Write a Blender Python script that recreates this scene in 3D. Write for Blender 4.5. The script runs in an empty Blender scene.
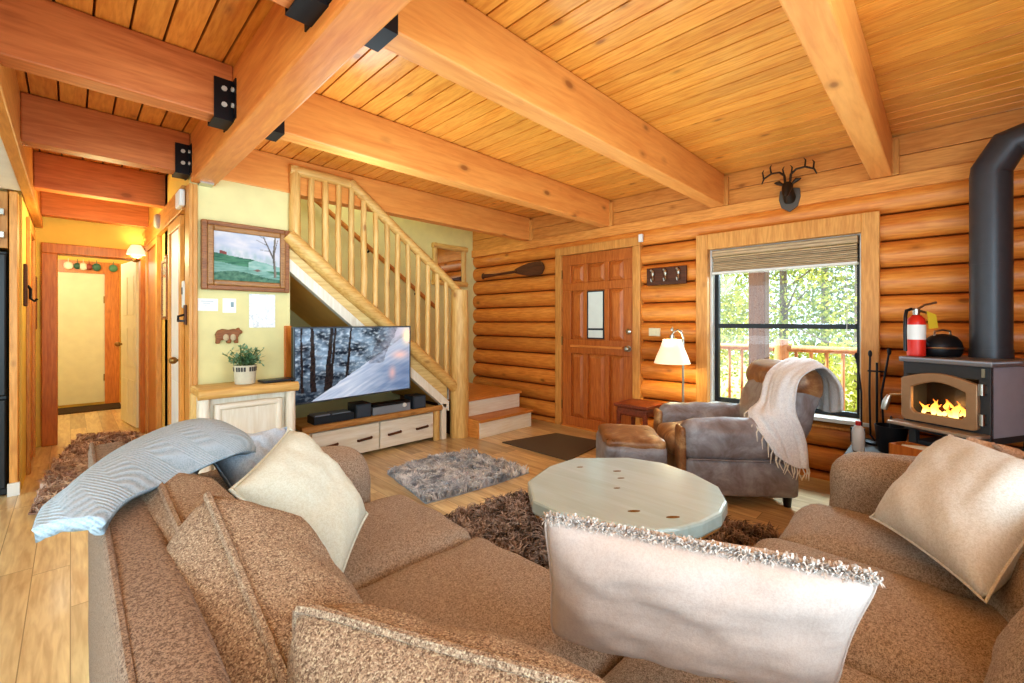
import bpy, bmesh, math, random
from mathutils import Vector, Matrix, noise
random.seed(7)
R=math.radians; PI=math.pi
C=bpy.context.scene.collection
# ---------------------------------------------------------------- view geometry
F=437.0; CX=512.0; HY=322.0; H=1.22; A=R(45.3)
FX,FY=math.sin(A),math.cos(A); RX,RY=math.cos(A),-math.sin(A)
def ray(x,y):
    u=(x-CX)/F; return Vector((FX+u*RX, FY+u*RY, (HY-y)/F))
CAM=Vector((0,0,H))
def atT(x,y,t): return CAM+ray(x,y)*t
def onX(x,y,X): d=ray(x,y); return CAM+d*(X/d.x)
def onY(x,y,Y): d=ray(x,y); return CAM+d*(Y/d.y)
def onZ(x,y,z): d=ray(x,y); return CAM+d*((z-H)/d.z)
def S(r,g,b,a=1):
    def f(c):
        c/=255.0
        return c/12.92 if c<=.04045 else ((c+.055)/1.055)**2.4
    return (f(r),f(g),f(b),a)
# ---------------------------------------------------------------- materials
def newmat(name):
    m=bpy.data.materials.new(name); m.use_nodes=True
    nt=m.node_tree; nt.nodes.clear()
    o=nt.nodes.new('ShaderNodeOutputMaterial'); b=nt.nodes.new('ShaderNodeBsdfPrincipled')
    nt.links.new(b.outputs[0],o.inputs[0])
    return m,nt,b
def N(nt,t,**k):
    n=nt.nodes.new(t)
    for a,v in k.items(): setattr(n,a,v)
    return n
def L(nt,a,b): nt.links.new(a,b)
def ramp(nt,cols,fac):
    r=N(nt,'ShaderNodeValToRGB'); e=r.color_ramp.elements
    while len(e)<len(cols): e.new(.5)
    for el,(p,c) in zip(e,cols): el.position=p; el.color=c
    L(nt,fac,r.inputs[0]); return r.outputs[0]
def mathn(nt,op,a,b=None):
    n=N(nt,'ShaderNodeMath',operation=op)
    for i,v in enumerate((a,b)):
        if v is None: continue
        if hasattr(v,'is_output'): L(nt,v,n.inputs[i])
        else: n.inputs[i].default_value=v
    return n.outputs[0]
def mix(nt,fac,a,b,mode='MIX'):
    n=N(nt,'ShaderNodeMix',data_type='RGBA',blend_type=mode)
    for i,v in ((0,fac),(6,a),(7,b)):
        if hasattr(v,'is_output'): L(nt,v,n.inputs[i])
        else: n.inputs[i].default_value=v
    return n.outputs[2]
def coords(nt,scale=(1,1,1),rot=(0,0,0)):
    t=N(nt,'ShaderNodeTexCoord'); m=N(nt,'ShaderNodeMapping')
    m.inputs['Scale'].default_value=scale; m.inputs['Rotation'].default_value=rot
    L(nt,t.outputs['Object'],m.inputs[0]); return t.outputs['Object'],m.outputs[0]
def noise_t(nt,vec,scale,detail=4,dist=0,rough=.5):
    n=N(nt,'ShaderNodeTexNoise'); n.inputs['Scale'].default_value=scale; n.inputs['Detail'].default_value=detail
    n.inputs['Distortion'].default_value=dist; n.inputs['Roughness'].default_value=rough
    L(nt,vec,n.inputs['Vector']); return n.outputs[0]
def bump(nt,b,h,strength=.3,dist=.01):
    n=N(nt,'ShaderNodeBump'); n.inputs['Strength'].default_value=strength; n.inputs['Distance'].default_value=dist
    L(nt,h,n.inputs['Height']); L(nt,n.outputs[0],b.inputs['Normal'])
def plain(name,c,rough=.5,metal=0,emit=None,es=0,spec=None,bumpy=0,bs=60):
    m,nt,b=newmat(name); b.inputs['Roughness'].default_value=rough; b.inputs['Metallic'].default_value=metal
    o,v=coords(nt); f=noise_t(nt,o,bs if bumpy else 9,4)
    dk=tuple(x*.95 for x in c[:3])+(1,); lt=tuple(min(1,x*1.03) for x in c[:3])+(1,)
    L(nt,ramp(nt,[(.3,dk),(.7,lt)],f),b.inputs['Base Color'])
    if bumpy: bump(nt,b,f,bumpy,.01)
    if emit: b.inputs['Emission Color'].default_value=emit; b.inputs['Emission Strength'].default_value=es
    return m
def wood(name,c1,c2,axis='X',scale=1.0,rough=.42,knot=.5,dark=None,board=None,board_axis='X',vary=.25,seg=None,board_off=0.0,coat=0,fine_amt=.4,groove_shade=0):
    """grain stretched along axis; board = width of the boards across board_axis, each with its own tone; knot 0..1"""
    m,nt,b=newmat(name); i='XYZ'.index(axis)
    sc=[9*scale]*3; sc[i]=.9*scale
    o,v=coords(nt,tuple(sc))
    sep=N(nt,'ShaderNodeSeparateXYZ'); L(nt,o,sep.inputs[0])
    oi=N(nt,'ShaderNodeObjectInfo')
    if board:
        bi=mathn(nt,'FLOOR',mathn(nt,'DIVIDE',mathn(nt,'ADD',sep.outputs['XYZ'.index(board_axis)],board_off),board))
        if seg:
            wn0=N(nt,'ShaderNodeTexWhiteNoise',noise_dimensions='1D'); L(nt,bi,wn0.inputs['W'])
            si=mathn(nt,'FLOOR',mathn(nt,'ADD',mathn(nt,'DIVIDE',sep.outputs[i],seg),wn0.outputs[0]))
            bi=mathn(nt,'ADD',bi,mathn(nt,'MULTIPLY',si,37.7))
        wn=N(nt,'ShaderNodeTexWhiteNoise',noise_dimensions='1D'); L(nt,bi,wn.inputs['W']); rnd=wn.outputs[0]
    else: rnd=oi.outputs['Random']
    off=N(nt,'ShaderNodeVectorMath',operation='ADD'); L(nt,v,off.inputs[0])
    cmb=N(nt,'ShaderNodeCombineXYZ')
    for k in range(3): L(nt,mathn(nt,'MULTIPLY',rnd,17.0+k*5),cmb.inputs[k])
    L(nt,cmb.outputs[0],off.inputs[1]); vv=off.outputs[0]
    g=noise_t(nt,vv,1.6,6,1.2,.6)
    col=ramp(nt,[(.28,c2),(.5,tuple((p+q)/2 for p,q in zip(c1,c2))),(.72,c1)],g)
    fine=noise_t(nt,vv,9,3,.4)
    col=mix(nt,fine_amt,col,ramp(nt,[(.35,(c2[0]*.74,c2[1]*.66,c2[2]*.55,1)),(.65,c1)],fine))
    val=mathn(nt,'ADD',mathn(nt,'MULTIPLY',rnd,vary),1-vary/2)
    cc=N(nt,'ShaderNodeCombineColor'); [L(nt,val,cc.inputs[k]) for k in range(3)]
    col=mix(nt,1,col,cc.outputs[0],'MULTIPLY')
    if knot:
        ks=[6.0*scale**.5]*3; ks[i]=3.2*scale**.5
        mp=N(nt,'ShaderNodeMapping'); mp.inputs['Scale'].default_value=ks; L(nt,o,mp.inputs[0])
        ad=N(nt,'ShaderNodeVectorMath',operation='ADD'); L(nt,mp.outputs[0],ad.inputs[0]); L(nt,cmb.outputs[0],ad.inputs[1])
        vo=N(nt,'ShaderNodeTexVoronoi'); vo.inputs['Scale'].default_value=1.0; L(nt,ad.outputs[0],vo.inputs['Vector'])
        kf=ramp(nt,[(.0,(1,1,1,1)),(.07,(.9,.9,.9,1)),(.11,(.3,.3,.3,1)),(.19,(0,0,0,1))],vo.outputs['Distance'])
        kf2=mathn(nt,'MULTIPLY',kf,knot)
        col=mix(nt,kf2,col,dark or tuple(x*.25 for x in c2[:3])+(1,))
    L(nt,col,b.inputs['Base Color']); b.inputs['Roughness'].default_value=rough
    if coat: b.inputs['Coat Weight'].default_value=coat; b.inputs['Coat Roughness'].default_value=.15
    if groove_shade:  # painted shade
        gf=mathn(nt,'FRACT',mathn(nt,'DIVIDE',mathn(nt,'ADD',sep.outputs['XYZ'.index(board_axis)],board_off),board))
        gm=ramp(nt,[(.5-groove_shade*1.6,(0,0,0,1)),(.5-groove_shade*.5,(1,1,1,1))],mathn(nt,'ABSOLUTE',mathn(nt,'SUBTRACT',gf,.5)))
        col=mix(nt,mathn(nt,'MULTIPLY',gm,.8),col,(c2[0]*.3,c2[1]*.22,c2[2]*.15,1)); L(nt,col,b.inputs['Base Color'])
    if board and seg:   # thin dark joints of a plank floor
        fr=mathn(nt,'FRACT',mathn(nt,'DIVIDE',mathn(nt,'ADD',sep.outputs['XYZ'.index(board_axis)],board_off),board))
        j=mathn(nt,'LESS_THAN',mathn(nt,'ABSOLUTE',mathn(nt,'SUBTRACT',fr,.5)),.487)
        fs=mathn(nt,'FRACT',mathn(nt,'ADD',mathn(nt,'DIVIDE',sep.outputs[i],seg),wn0.outputs[0]))
        j2=mathn(nt,'LESS_THAN',mathn(nt,'ABSOLUTE',mathn(nt,'SUBTRACT',fs,.5)),.498)
        jj=mathn(nt,'MULTIPLY',j,j2)
        cj=mix(nt,jj,tuple(x*.68 for x in c2[:3])+(1,),col); L(nt,cj,b.inputs['Base Color'])
    bump(nt,b,fine,.08,.01)
    return m
def fabric(name,c1,c2,scale=260,rough=.95,bs=.6,big=None,rib=None,ribscale=60,speck=None):
    m,nt,b=newmat(name); o,v=coords(nt)
    n=mathn(nt,'ADD',mathn(nt,'MULTIPLY',noise_t(nt,o,scale,2,0,.7),.55),mathn(nt,'MULTIPLY',noise_t(nt,o,scale*.38,3,0,.75),.45))
    col=ramp(nt,[(.41,c2),(.57,c1)],n)
    if speck:
        n3=noise_t(nt,o,scale*.75,1); col=mix(nt,ramp(nt,[(.56,(0,0,0,1)),(.66,(1,1,1,1))],n3),col,speck)
    if big:
        n2=noise_t(nt,o,5,3); col=mix(nt,mathn(nt,'MULTIPLY',n2,.55),col,big)
    L(nt,col,b.inputs['Base Color']); b.inputs['Roughness'].default_value=rough
    b.inputs['Specular IOR Level'].default_value=.15
    b.inputs['Sheen Weight'].default_value=.08; b.inputs['Sheen Roughness'].default_value=.5
    h=n
    if rib:
        w=N(nt,'ShaderNodeTexWave',wave_type='BANDS',bands_direction=rib); w.inputs['Scale'].default_value=ribscale; w.inputs['Distortion'].default_value=1.5
        L(nt,o,w.inputs[0]); h=mathn(nt,'ADD',n,w.outputs[1])
        col2=mix(nt,ramp(nt,[(.1,(.35,.35,.35,1)),(.45,(0,0,0,1))],w.outputs[1]),col,tuple(x*.5 for x in c2[:3])+(1,)); L(nt,col2,b.inputs['Base Color'])
    bump(nt,b,h,bs,.006)
    return m
def attr_mat(name,rough=.8,es=0,spec=.5):
    m,nt,b=newmat(name); a=N(nt,'ShaderNodeAttribute'); a.attribute_name='Col'
    L(nt,a.outputs[0],b.inputs['Base Color']); b.inputs['Roughness'].default_value=rough; b.inputs['Specular IOR Level'].default_value=spec
    if es: L(nt,a.outputs[0],b.inputs['Emission Color']); b.inputs['Emission Strength'].default_value=es
    return m
def glass_mat(name,tint=(1,1,1,1),gl=.08,rough=.02):
    m=bpy.data.materials.new(name); m.use_nodes=True; nt=m.node_tree; nt.nodes.clear()
    o=N(nt,'ShaderNodeOutputMaterial'); t=N(nt,'ShaderNodeBsdfTransparent'); g=N(nt,'ShaderNodeBsdfGlossy'); x=N(nt,'ShaderNodeMixShader')
    t.inputs[0].default_value=tint; g.inputs['Roughness'].default_value=rough; x.inputs[0].default_value=gl
    L(nt,t.outputs[0],x.inputs[1]); L(nt,g.outputs[0],x.inputs[2]); L(nt,x.outputs[0],o.inputs[0]); return m
def leather(name,c1,c2,c3,rough=.42):
    m,nt,b=newmat(name); o,v=coords(nt)
    n=noise_t(nt,o,6,6,.6,.65); n2=noise_t(nt,o,90,3)
    L(nt,ramp(nt,[(.3,c3),(.5,c2),(.68,c1)],n),b.inputs['Base Color'])
    L(nt,ramp(nt,[(.3,(rough-.12,)*3+(1,)),(.7,(rough+.15,)*3+(1,))],n),b.inputs['Roughness'])
    bump(nt,b,n2,.12,.004); return m
def leaf_mat(name,c1,c2,tr=.5):
    m=bpy.data.materials.new(name); m.use_nodes=True; nt=m.node_tree; nt.nodes.clear()
    o=N(nt,'ShaderNodeOutputMaterial'); d=N(nt,'ShaderNodeBsdfDiffuse'); t=N(nt,'ShaderNodeBsdfTranslucent'); x=N(nt,'ShaderNodeMixShader'); x.inputs[0].default_value=tr
    tc,v=coords(nt); col=ramp(nt,[(.3,c2),(.7,c1)],noise_t(nt,tc,7,2))
    L(nt,col,d.inputs[0]); L(nt,col,t.inputs[0]); L(nt,d.outputs[0],x.inputs[1]); L(nt,t.outputs[0],x.inputs[2]); L(nt,x.outputs[0],o.inputs[0]); return m
# ---------------------------------------------------------------- mesh helpers
class MB:
    def __init__(s): s.v=[]; s.f=[]; s.c=[]
    def add(s,vs,fs,M=None,col=None):
        o=len(s.v)
        s.v+= [ (M@Vector(p)) if M else Vector(p) for p in vs ]
        s.f+= [tuple(i+o for i in f) for f in fs]
        if col: s.c+=[col]*len(vs)
        return s
    def box(s,x0,x1,y0,y1,z0,z1,M=None,col=None):
        return s.add([(x0,y0,z0),(x1,y0,z0),(x1,y1,z0),(x0,y1,z0),(x0,y0,z1),(x1,y0,z1),(x1,y1,z1),(x0,y1,z1)],
            [(0,3,2,1),(4,5,6,7),(0,1,5,4),(1,2,6,5),(2,3,7,6),(3,0,4,7)],M,col)
    def prism(s,poly,z0,z1,M=None,inset=0,col=None):
        n=len(poly); vs=[(x,y,z0) for x,y in poly]+[(x,y,z1) for x,y in poly]
        return s.add(vs,[tuple(range(n-1,-1,-1)),tuple(range(n,2*n))]+[(i,(i+1)%n,n+(i+1)%n,n+i) for i in range(n)],M,col)
    def tube(s,pts,rad,seg=10,caps=True,wob=0,M=None,sd=0.0,col=None):
        pts=[Vector(p) for p in pts]; n=len(pts)
        if not hasattr(rad,'__len__'): rad=[rad]*n
        t0=(pts[1]-pts[0]).normalized(); up=Vector((0,0,1)) if abs(t0.z)<.9 else Vector((1,0,0))
        a=t0.cross(up).normalized(); vs=[]
        for i,p in enumerate(pts):
            t=(pts[min(i+1,n-1)]-pts[max(i-1,0)]).normalized()
            a=(a-t*a.dot(t)).normalized(); b=t.cross(a)
            for k in range(seg):
                an=2*PI*k/seg; r=rad[i]
                if wob: r*=1+wob*noise.noise(Vector((math.cos(an)*1.3+sd,math.sin(an)*1.3,i*.8+sd*3)))
                vs.append(p+a*(r*math.cos(an))+b*(r*math.sin(an)))
        fs=[(i*seg+k,i*seg+(k+1)%seg,(i+1)*seg+(k+1)%seg,(i+1)*seg+k) for i in range(n-1) for k in range(seg)]
        if caps: fs+=[tuple(range(seg-1,-1,-1)),tuple(range((n-1)*seg,n*seg))]
        return s.add(vs,fs,M,col)
    def lathe(s,prof,seg=20,M=None,caps=True,col=None):
        n=len(prof); vs=[(r*math.cos(2*PI*k/seg),r*math.sin(2*PI*k/seg),z) for r,z in prof for k in range(seg)]
        fs=[(i*seg+k,i*seg+(k+1)%seg,(i+1)*seg+(k+1)%seg,(i+1)*seg+k) for i in range(n-1) for k in range(seg)]
        if caps: fs+=[tuple(range(seg-1,-1,-1)),tuple(range((n-1)*seg,n*seg))]
        return s.add(vs,fs,M,col)
    def sphere(s,c,r,seg=12,rings=8,M=None,col=None):
        if not hasattr(r,'__len__'): r=(r,r,r)
        vs=[];c=Vector(c)
        for i in range(rings+1):
            th=PI*i/rings
            for k in range(seg):
                ph=2*PI*k/seg; vs.append(c+Vector((r[0]*math.sin(th)*math.cos(ph),r[1]*math.sin(th)*math.sin(ph),-r[2]*math.cos(th))))
        fs=[(i*seg+k,i*seg+(k+1)%seg,(i+1)*seg+(k+1)%seg,(i+1)*seg+k) for i in range(rings) for k in range(seg)]
        return s.add(vs,fs,M,col)
    def soft(s,hx,hy,hz,r,n=12,puff=(0,0,0),wr=0,M=None,sd=0.0,lump=0):
        """rounded, padded block"""
        half=(hx,hy,hz); r=min(r,hx*.98,hy*.98,hz*.98); g=[]
        for k in range(n+1): g.append(math.sin((2*k/n-1)*PI/2*.9)/math.sin(PI/2*.9))
        for ax in range(3):
            for sg in (-1,1):
                vs=[]
                for i in range(n+1):
                    for j in range(n+1):
                        q=[0,0,0]; q[ax]=sg*half[ax]; q[(ax+1)%3]=g[i]*half[(ax+1)%3]; q[(ax+2)%3]=g[j]*half[(ax+2)%3]
                        inn=[max(-(half[d]-r),min(half[d]-r,q[d])) for d in range(3)]
                        dv=Vector([q[d]-inn[d] for d in range(3)]).normalized(); p=Vector(inn)+dv*r
                        e=[1-min(1,(p[d]/half[d])**2) for d in range(3)]
                        o=p.copy()
                        for d in range(3): o[d]+=(p[d]/half[d])*puff[d]*e[(d+1)%3]*e[(d+2)%3]
                        if wr: o+=dv*wr*noise.noise(Vector((p.x*9+sd,p.y*9,p.z*9+sd)))
                        if lump: o+=dv*lump*noise.noise(Vector((p.x*4+sd,p.y*4+sd,p.z*4)))
                        vs.append(o)
                fs=[]
                for i in range(n):
                    for j in range(n):
                        f=(i*(n+1)+j,(i+1)*(n+1)+j,(i+1)*(n+1)+j+1,i*(n+1)+j+1)
                        fs.append(f if sg>0 else f[::-1])
                s.add(vs,fs,M)
        return s
    def build(s,name,mat,parent=None,loc=None,rotz=0,smooth=False,bevel=0,sub=0,weld=False,angle=40,solid=0):
        me=bpy.data.meshes.new(name); me.from_pydata([tuple(p) for p in s.v],[],s.f)
        if s.c and len(s.c)==len(s.v):
            ca=me.color_attributes.new('Col','FLOAT_COLOR','POINT')
            ca.data.foreach_set('color',[x for c in s.c for x in (c if len(c)==4 else tuple(c)+(1,))])
        if weld:
            bm=bmesh.new(); bm.from_mesh(me); bmesh.ops.remove_doubles(bm,verts=bm.verts,dist=1e-4); bmesh.ops.recalc_face_normals(bm,faces=bm.faces); bm.to_mesh(me); bm.free()
        if smooth:
            me.shade_smooth()
            if angle<180: me.set_sharp_from_angle(angle=R(angle))
        o=bpy.data.objects.new(name,me); C.objects.link(o); o.data.materials.append(mat)
        if parent: o.parent=parent
        if loc is not None: o.location=loc
        if rotz: o.rotation_euler=(0,0,rotz)
        if solid:
            md=o.modifiers.new('s','SOLIDIFY'); md.thickness=solid; md.offset=0
        if bevel:
            md=o.modifiers.new('b','BEVEL'); md.width=bevel; md.segments=2; md.limit_method='ANGLE'; md.angle_limit=R(35)
        if sub:
            md=o.modifiers.new('ss','SUBSURF'); md.levels=sub; md.render_levels=sub
        return o
def Tm(x,y,z,rz=0,rx=0,ry=0): return Matrix.Translation((x,y,z))@Matrix.Rotation(rz,4,'Z')@Matrix.Rotation(ry,4,'Y')@Matrix.Rotation(rx,4,'X')
def thing(name,label,cat,loc=(0,0,0),rotz=0,group=None):
    o=bpy.data.objects.new(name,None); o.empty_display_size=.1; C.objects.link(o); o.location=loc; o.rotation_euler=(0,0,rotz)
    o['label']=label; o['category']=cat; o['kind']='thing'
    if group: o['group']=group
    return o
def tag(o,label,cat,group=None,kind='thing'):
    o['label']=label; o['category']=cat; o['kind']=kind
    if group: o['group']=group
    return o
def struct(o): o['kind']='structure'; return o
def copy_tree(o,parent=None):
    c=o.copy(); C.objects.link(c); c.parent=parent
    for ch in list(o.children): copy_tree(ch,c)
    return c
def bspl(P,u):
    """uniform cubic through-ish spline of a list of vectors, u in 0..1 (Catmull-Rom)"""
    n=len(P)-1; x=u*n; i=min(int(x),n-1); f=x-i
    p0=P[max(i-1,0)]; p1=P[i]; p2=P[i+1]; p3=P[min(i+2,n)]
    return .5*((2*p1)+(p2-p0)*f+(2*p0-5*p1+4*p2-p3)*f*f+(3*p1-p0-3*p2+p3)*f*f*f)
def net(mb,ctrl,nu,nv,fold=0,ff=8,sd=0.0,M=None):
    """cloth surface through a net of control points, with folds running along u"""
    ctrl=[[Vector(p) for p in row] for row in ctrl]; pts=[]
    for i in range(nu+1):
        u=i/nu; 
        for j in range(nv+1):
            v=j/nv; pts.append(bspl([bspl(list(col),u) for col in zip(*ctrl)],v))
    out=[]
    for i in range(nu+1):
        for j in range(nv+1):
            k=i*(nv+1)+j; a=pts[min(i+1,nu)*(nv+1)+j]-pts[max(i-1,0)*(nv+1)+j]; b=pts[i*(nv+1)+min(j+1,nv)]-pts[i*(nv+1)+max(j-1,0)]
            nn=a.cross(b); nn=nn.normalized() if nn.length>1e-9 else Vector((0,0,1))
            out.append(pts[k]+nn*fold*noise.noise(Vector((i/nu*2.2+sd,j/nv*ff,sd*2))))
    fs=[(i*(nv+1)+j,(i+1)*(nv+1)+j,(i+1)*(nv+1)+j+1,i*(nv+1)+j+1) for i in range(nu) for j in range(nv)]
    mb.add(out,fs,M); return out
def pillow(mb,c,th,n=22,pinch=.05,wr=.012,sd=0.0,ear=-.045):
    """knife-edge pillow from its four corner points (going round); th = half thickness"""
    c=[Vector(p) for p in c]; nn=((c[1]-c[0]).cross(c[3]-c[0])).normalized(); ed=[]
    for sg in (1,-1):
        vs=[]
        for i in range(n+1):
            for j in range(n+1):
                u=2*i/n-1; v=2*j/n-1
                uu=u*(1-pinch*(1-v*v)*abs(u)**3)*(1+ear*(abs(u)*abs(v))**6); w=v*(1-pinch*(1-u*u)*abs(v)**3)*(1+ear*(abs(u)*abs(v))**6)
                a=(uu+1)/2; b=(w+1)/2
                p=c[0]*(1-a)*(1-b)+c[1]*a*(1-b)+c[2]*a*b+c[3]*(1-a)*b
                e=max(0,(1-u**4)*(1-v**4)); tt=th*e**.55*(1-.12*(u*u+v*v))
                if wr and e>0: tt+=wr*min(1,e*3)*(noise.noise(Vector((u*2.4+sd,v*2.4,sg+sd)))+.5*noise.noise(Vector((u*6+sd,v*6,sg))))
                vs.append(p+nn*sg*max(tt,0))
        fs=[]
        for i in range(n):
            for j in range(n):
                f=(i*(n+1)+j,(i+1)*(n+1)+j,(i+1)*(n+1)+j+1,i*(n+1)+j+1); fs.append(f if sg>0 else f[::-1])
        if sg>0: ed=[vs[i*(n+1)] for i in range(n+1)]+[vs[n*(n+1)+j] for j in range(1,n+1)]+[vs[i*(n+1)+n] for i in range(n-1,-1,-1)]+[vs[j] for j in range(n-1,-1,-1)]
        mb.add(vs,fs)
    return ed,nn
def log(mb,p,q,r0,r1=None,seg=12,n=8,wob=.10,bend=.0,sd=None,M=None):
    p=Vector(p); q=Vector(q); r1=r1 or r0; sd=random.random()*50 if sd is None else sd; pts=[];rad=[]
    for i in range(n+1):
        f=i/n; off=Vector((noise.noise(Vector((f*2,sd,0))),noise.noise(Vector((f*2,sd,5))),noise.noise(Vector((f*2,sd,9)))))*bend
        pts.append(p.lerp(q,f)+off*math.sin(PI*f)); rad.append((r0+(r1-r0)*f)*(1+wob*.6*noise.noise(Vector((f*5,sd,3)))))
    mb.tube(pts,rad,seg,True,wob,M,sd); return mb
# ================================================================= materials
m_ceil=wood('ceiling_boards',S(246,186,88),S(224,142,52),'Y',1.0,.3,.7,S(120,60,22),.118,'X',.22,coat=.4,board_off=4.06,groove_shade=.024)
m_beam=wood('beam_pine',S(240,176,98),S(218,142,70),'X',.7,.42,.75,S(120,62,26),vary=.12,fine_amt=.2)
m_beamL=wood('beam_fir',S(226,148,86),S(186,104,52),'X',.7,.5,.5,S(90,45,20),vary=.2,fine_amt=.25)
m_girder=wood('girder_fir',S(236,164,84),S(206,120,54),'Y',.7,.42,.3,S(110,55,22),vary=.05,fine_amt=.25)
m_log=wood('wall_logs',S(234,164,76),S(206,120,44),'Y',.8,.4,.65,S(90,42,14),.195,'Z',.24,board_off=-.05,coat=.1,groove_shade=.03)
m_trimZ=wood('pine_trim_upright',S(232,176,98),S(206,142,68),'Z',.9,.42,.35,S(120,62,24))
m_trimY=wood('pine_trim',S(232,170,92),S(206,136,62),'Y',.9,.42,.6,S(110,55,20))
m_trimX=wood('pine_trim_long',S(226,160,84),S(196,124,54),'X',.9,.42,.4,S(110,55,20))
m_door=wood('stained_fir_door',S(208,130,60),S(178,98,40),'Z',1.1,.36,0,vary=.1,coat=.2)
m_orange=wood('orange_trim',S(220,144,58),S(190,108,36),'Z',.9,.4,.3,S(110,55,18))
m_floor=wood('plank_floor',S(238,218,172),S(198,166,120),'Y',.55,.3,.1,S(110,70,36),.13,'X',.4,1.1,coat=.25)
m_peel=wood('peeled_log',S(240,208,138),S(214,162,82),'Z',.8,.45,.75,S(140,80,34),vary=.14)
m_peelX=wood('peeled_log_long',S(240,205,132),S(212,158,78),'X',.8,.45,.6,S(140,80,34),vary=.1)
m_white=wood('whitewashed_pine',S(248,244,232),S(232,222,200),'X',.8,.5,.4,S(170,130,94),vary=.06,fine_amt=.2)
m_whiteZ=wood('whitewashed_pine_upright',S(248,244,232),S(230,220,198),'Z',.8,.5,.45,S(170,130,94),vary=.06,fine_amt=.2)
m_wall=plain('yellow_plaster',S(232,222,164),.85); m_wall2=plain('hall_plaster_lamplit',S(238,204,104),.85)  # hall plaster colour includes the warm lamplight on the walls
m_cream=plain('cream_paint',S(236,230,196),.6); m_whitep=plain('white_paint',S(240,240,236),.5)
m_iron=plain('black_iron',S(38,38,42),.45,.5); m_black=plain('black_plastic',S(24,25,28),.35); m_dark=plain('dark_grey_plastic',S(52,58,66),.35)
m_chrome=plain('brushed_metal',S(190,186,176),.28,1); m_brass=plain('aged_brass',S(150,120,70),.35,.9)
m_brown=wood('dark_brown_wood',S(104,62,36),S(70,38,20),'X',1.2,.5,0)
m_bolt=plain('zinc_bolt',S(206,200,190),.4)
m_glass=glass_mat('window_glass',(1,1,1,1),.06); m_frost=plain('frosted_glass',S(214,218,208),.3,emit=S(236,238,228),es=.12)  # frosted pane has slight emission standing in for daylight behind it
m_vinyl=plain('white_vinyl',S(232,232,226),.45)
# ================================================================= room shell
mb=MB().box(-4,4.6,-3.2,9.2,-.12,0); struct(mb.build('floor',m_floor))
mb=MB(); x=-4.06
while x<4.1:
    y1=3.84 if x>.7 else 9.2
    x1=min(x+.118,4.12)
    mb.add([(x,-3.2,2.55),(x+.005,-3.2,2.53),(x1-.005,-3.2,2.53),(x1,-3.2,2.55),(x,y1,2.55),(x+.005,y1,2.53),(x1-.005,y1,2.53),(x1,y1,2.55)],[(0,1,5,4),(1,2,6,5),(2,3,7,6)]); x+=.118
mb.box(.7,4.6,-3.2,3.84,2.552,2.62).box(-4.1,.7,-3.2,9.2,2.552,2.62)
struct(mb.build('ceiling',m_ceil))
# unseen stairwell lid and sides, lid added to keep the sun out
struct(MB().box(.6,4.6,3.7,5.1,4.2,4.3).box(.6,4.4,3.72,3.82,2.62,4.2).box(.6,.72,3.8,4.9,2.5,4.2).build('stairwell_sun_lid',m_cream))
# --- log wall (one wall, rows of logs, cut at the door and the window)
def logs(mb,h0,y0,y1,zs):
    prof=[]
    for k in range(13):
        a=-1+2*k/12; prof.append((4.185-.088*math.sqrt(max(0,1-(a*.985)**2)),h0+.0975+a*.0975))
    prof=[(x,max(zs[0],min(zs[1],z))) for x,z in prof]
    n=14 if y1-y0>.5 else 4; vs=[]
    for i in range(n+1):
        y=y0+(y1-y0)*i/n
        for x,z in prof: vs.append((x+.007*noise.noise(Vector((y*1.1,h0*7,0))),y,z))
        vs.append((4.36,y,prof[-1][1])); vs.append((4.36,y,prof[0][1]))
    m=len(prof)+2
    mb.add(vs,[(i*m+k,i*m+(k+1)%m,(i+1)*m+(k+1)%m,(i+1)*m+k) for i in range(n) for k in range(m)]+[tuple(range(m-1,-1,-1)),tuple(range(n*m,n*m+m))])
mb=MB()
for r in range(-1,11):
    h0=1.22-.195*6+.195*r+.0
    z0=max(0,h0); z1=h0+.195
    if z1<=0: continue
    if r==10: z1=2.2
    cuts=[]
    if h0<1.99: cuts.append((2.27,3.25))
    if z1>.46 and h0<1.83: cuts.append((.42,1.56))
    y=-1.2
    for a,b in sorted(cuts):
        logs(mb,h0,y,a,(z0,z1)); y=b
    logs(mb,h0,y,5.0,(z0,z1))
struct(mb.build('wall_front',m_log,smooth=True,angle=50))
struct(MB().box(4.2,4.36,-1.2,5.0,2.19,4.2).box(4.12,4.2,3.84,5.0,2.19,4.2).build('wall_front_upper',m_trimY))
# right wall (just out of the picture, behind the stove)
mb=MB()
for r in range(13):
    z=.05+.195*r-.05
    mb.tube([(1.9,-1.09,z+.0975),(3,-1.09,z+.0975),(4.2,-1.09,z+.0975)],.104,14)
struct(mb.build('wall_right',wood('side_wall_logs',S(214,138,66),S(176,98,40),'X',.8,.4,.6,S(90,42,14),vary=.1),smooth=True,angle=50))
# ledger board + two facing boards over the logs
for i,(z0,z1,xf) in enumerate(((2.145,2.25,4.07),(2.25,2.385,4.09),(2.385,2.53,4.09))):
    struct(MB().box(xf,4.2,-1.2,4.85,z0+.002,z1-.002).build('trim_%d'%(i+1),m_trimY,bevel=.004))
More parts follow.
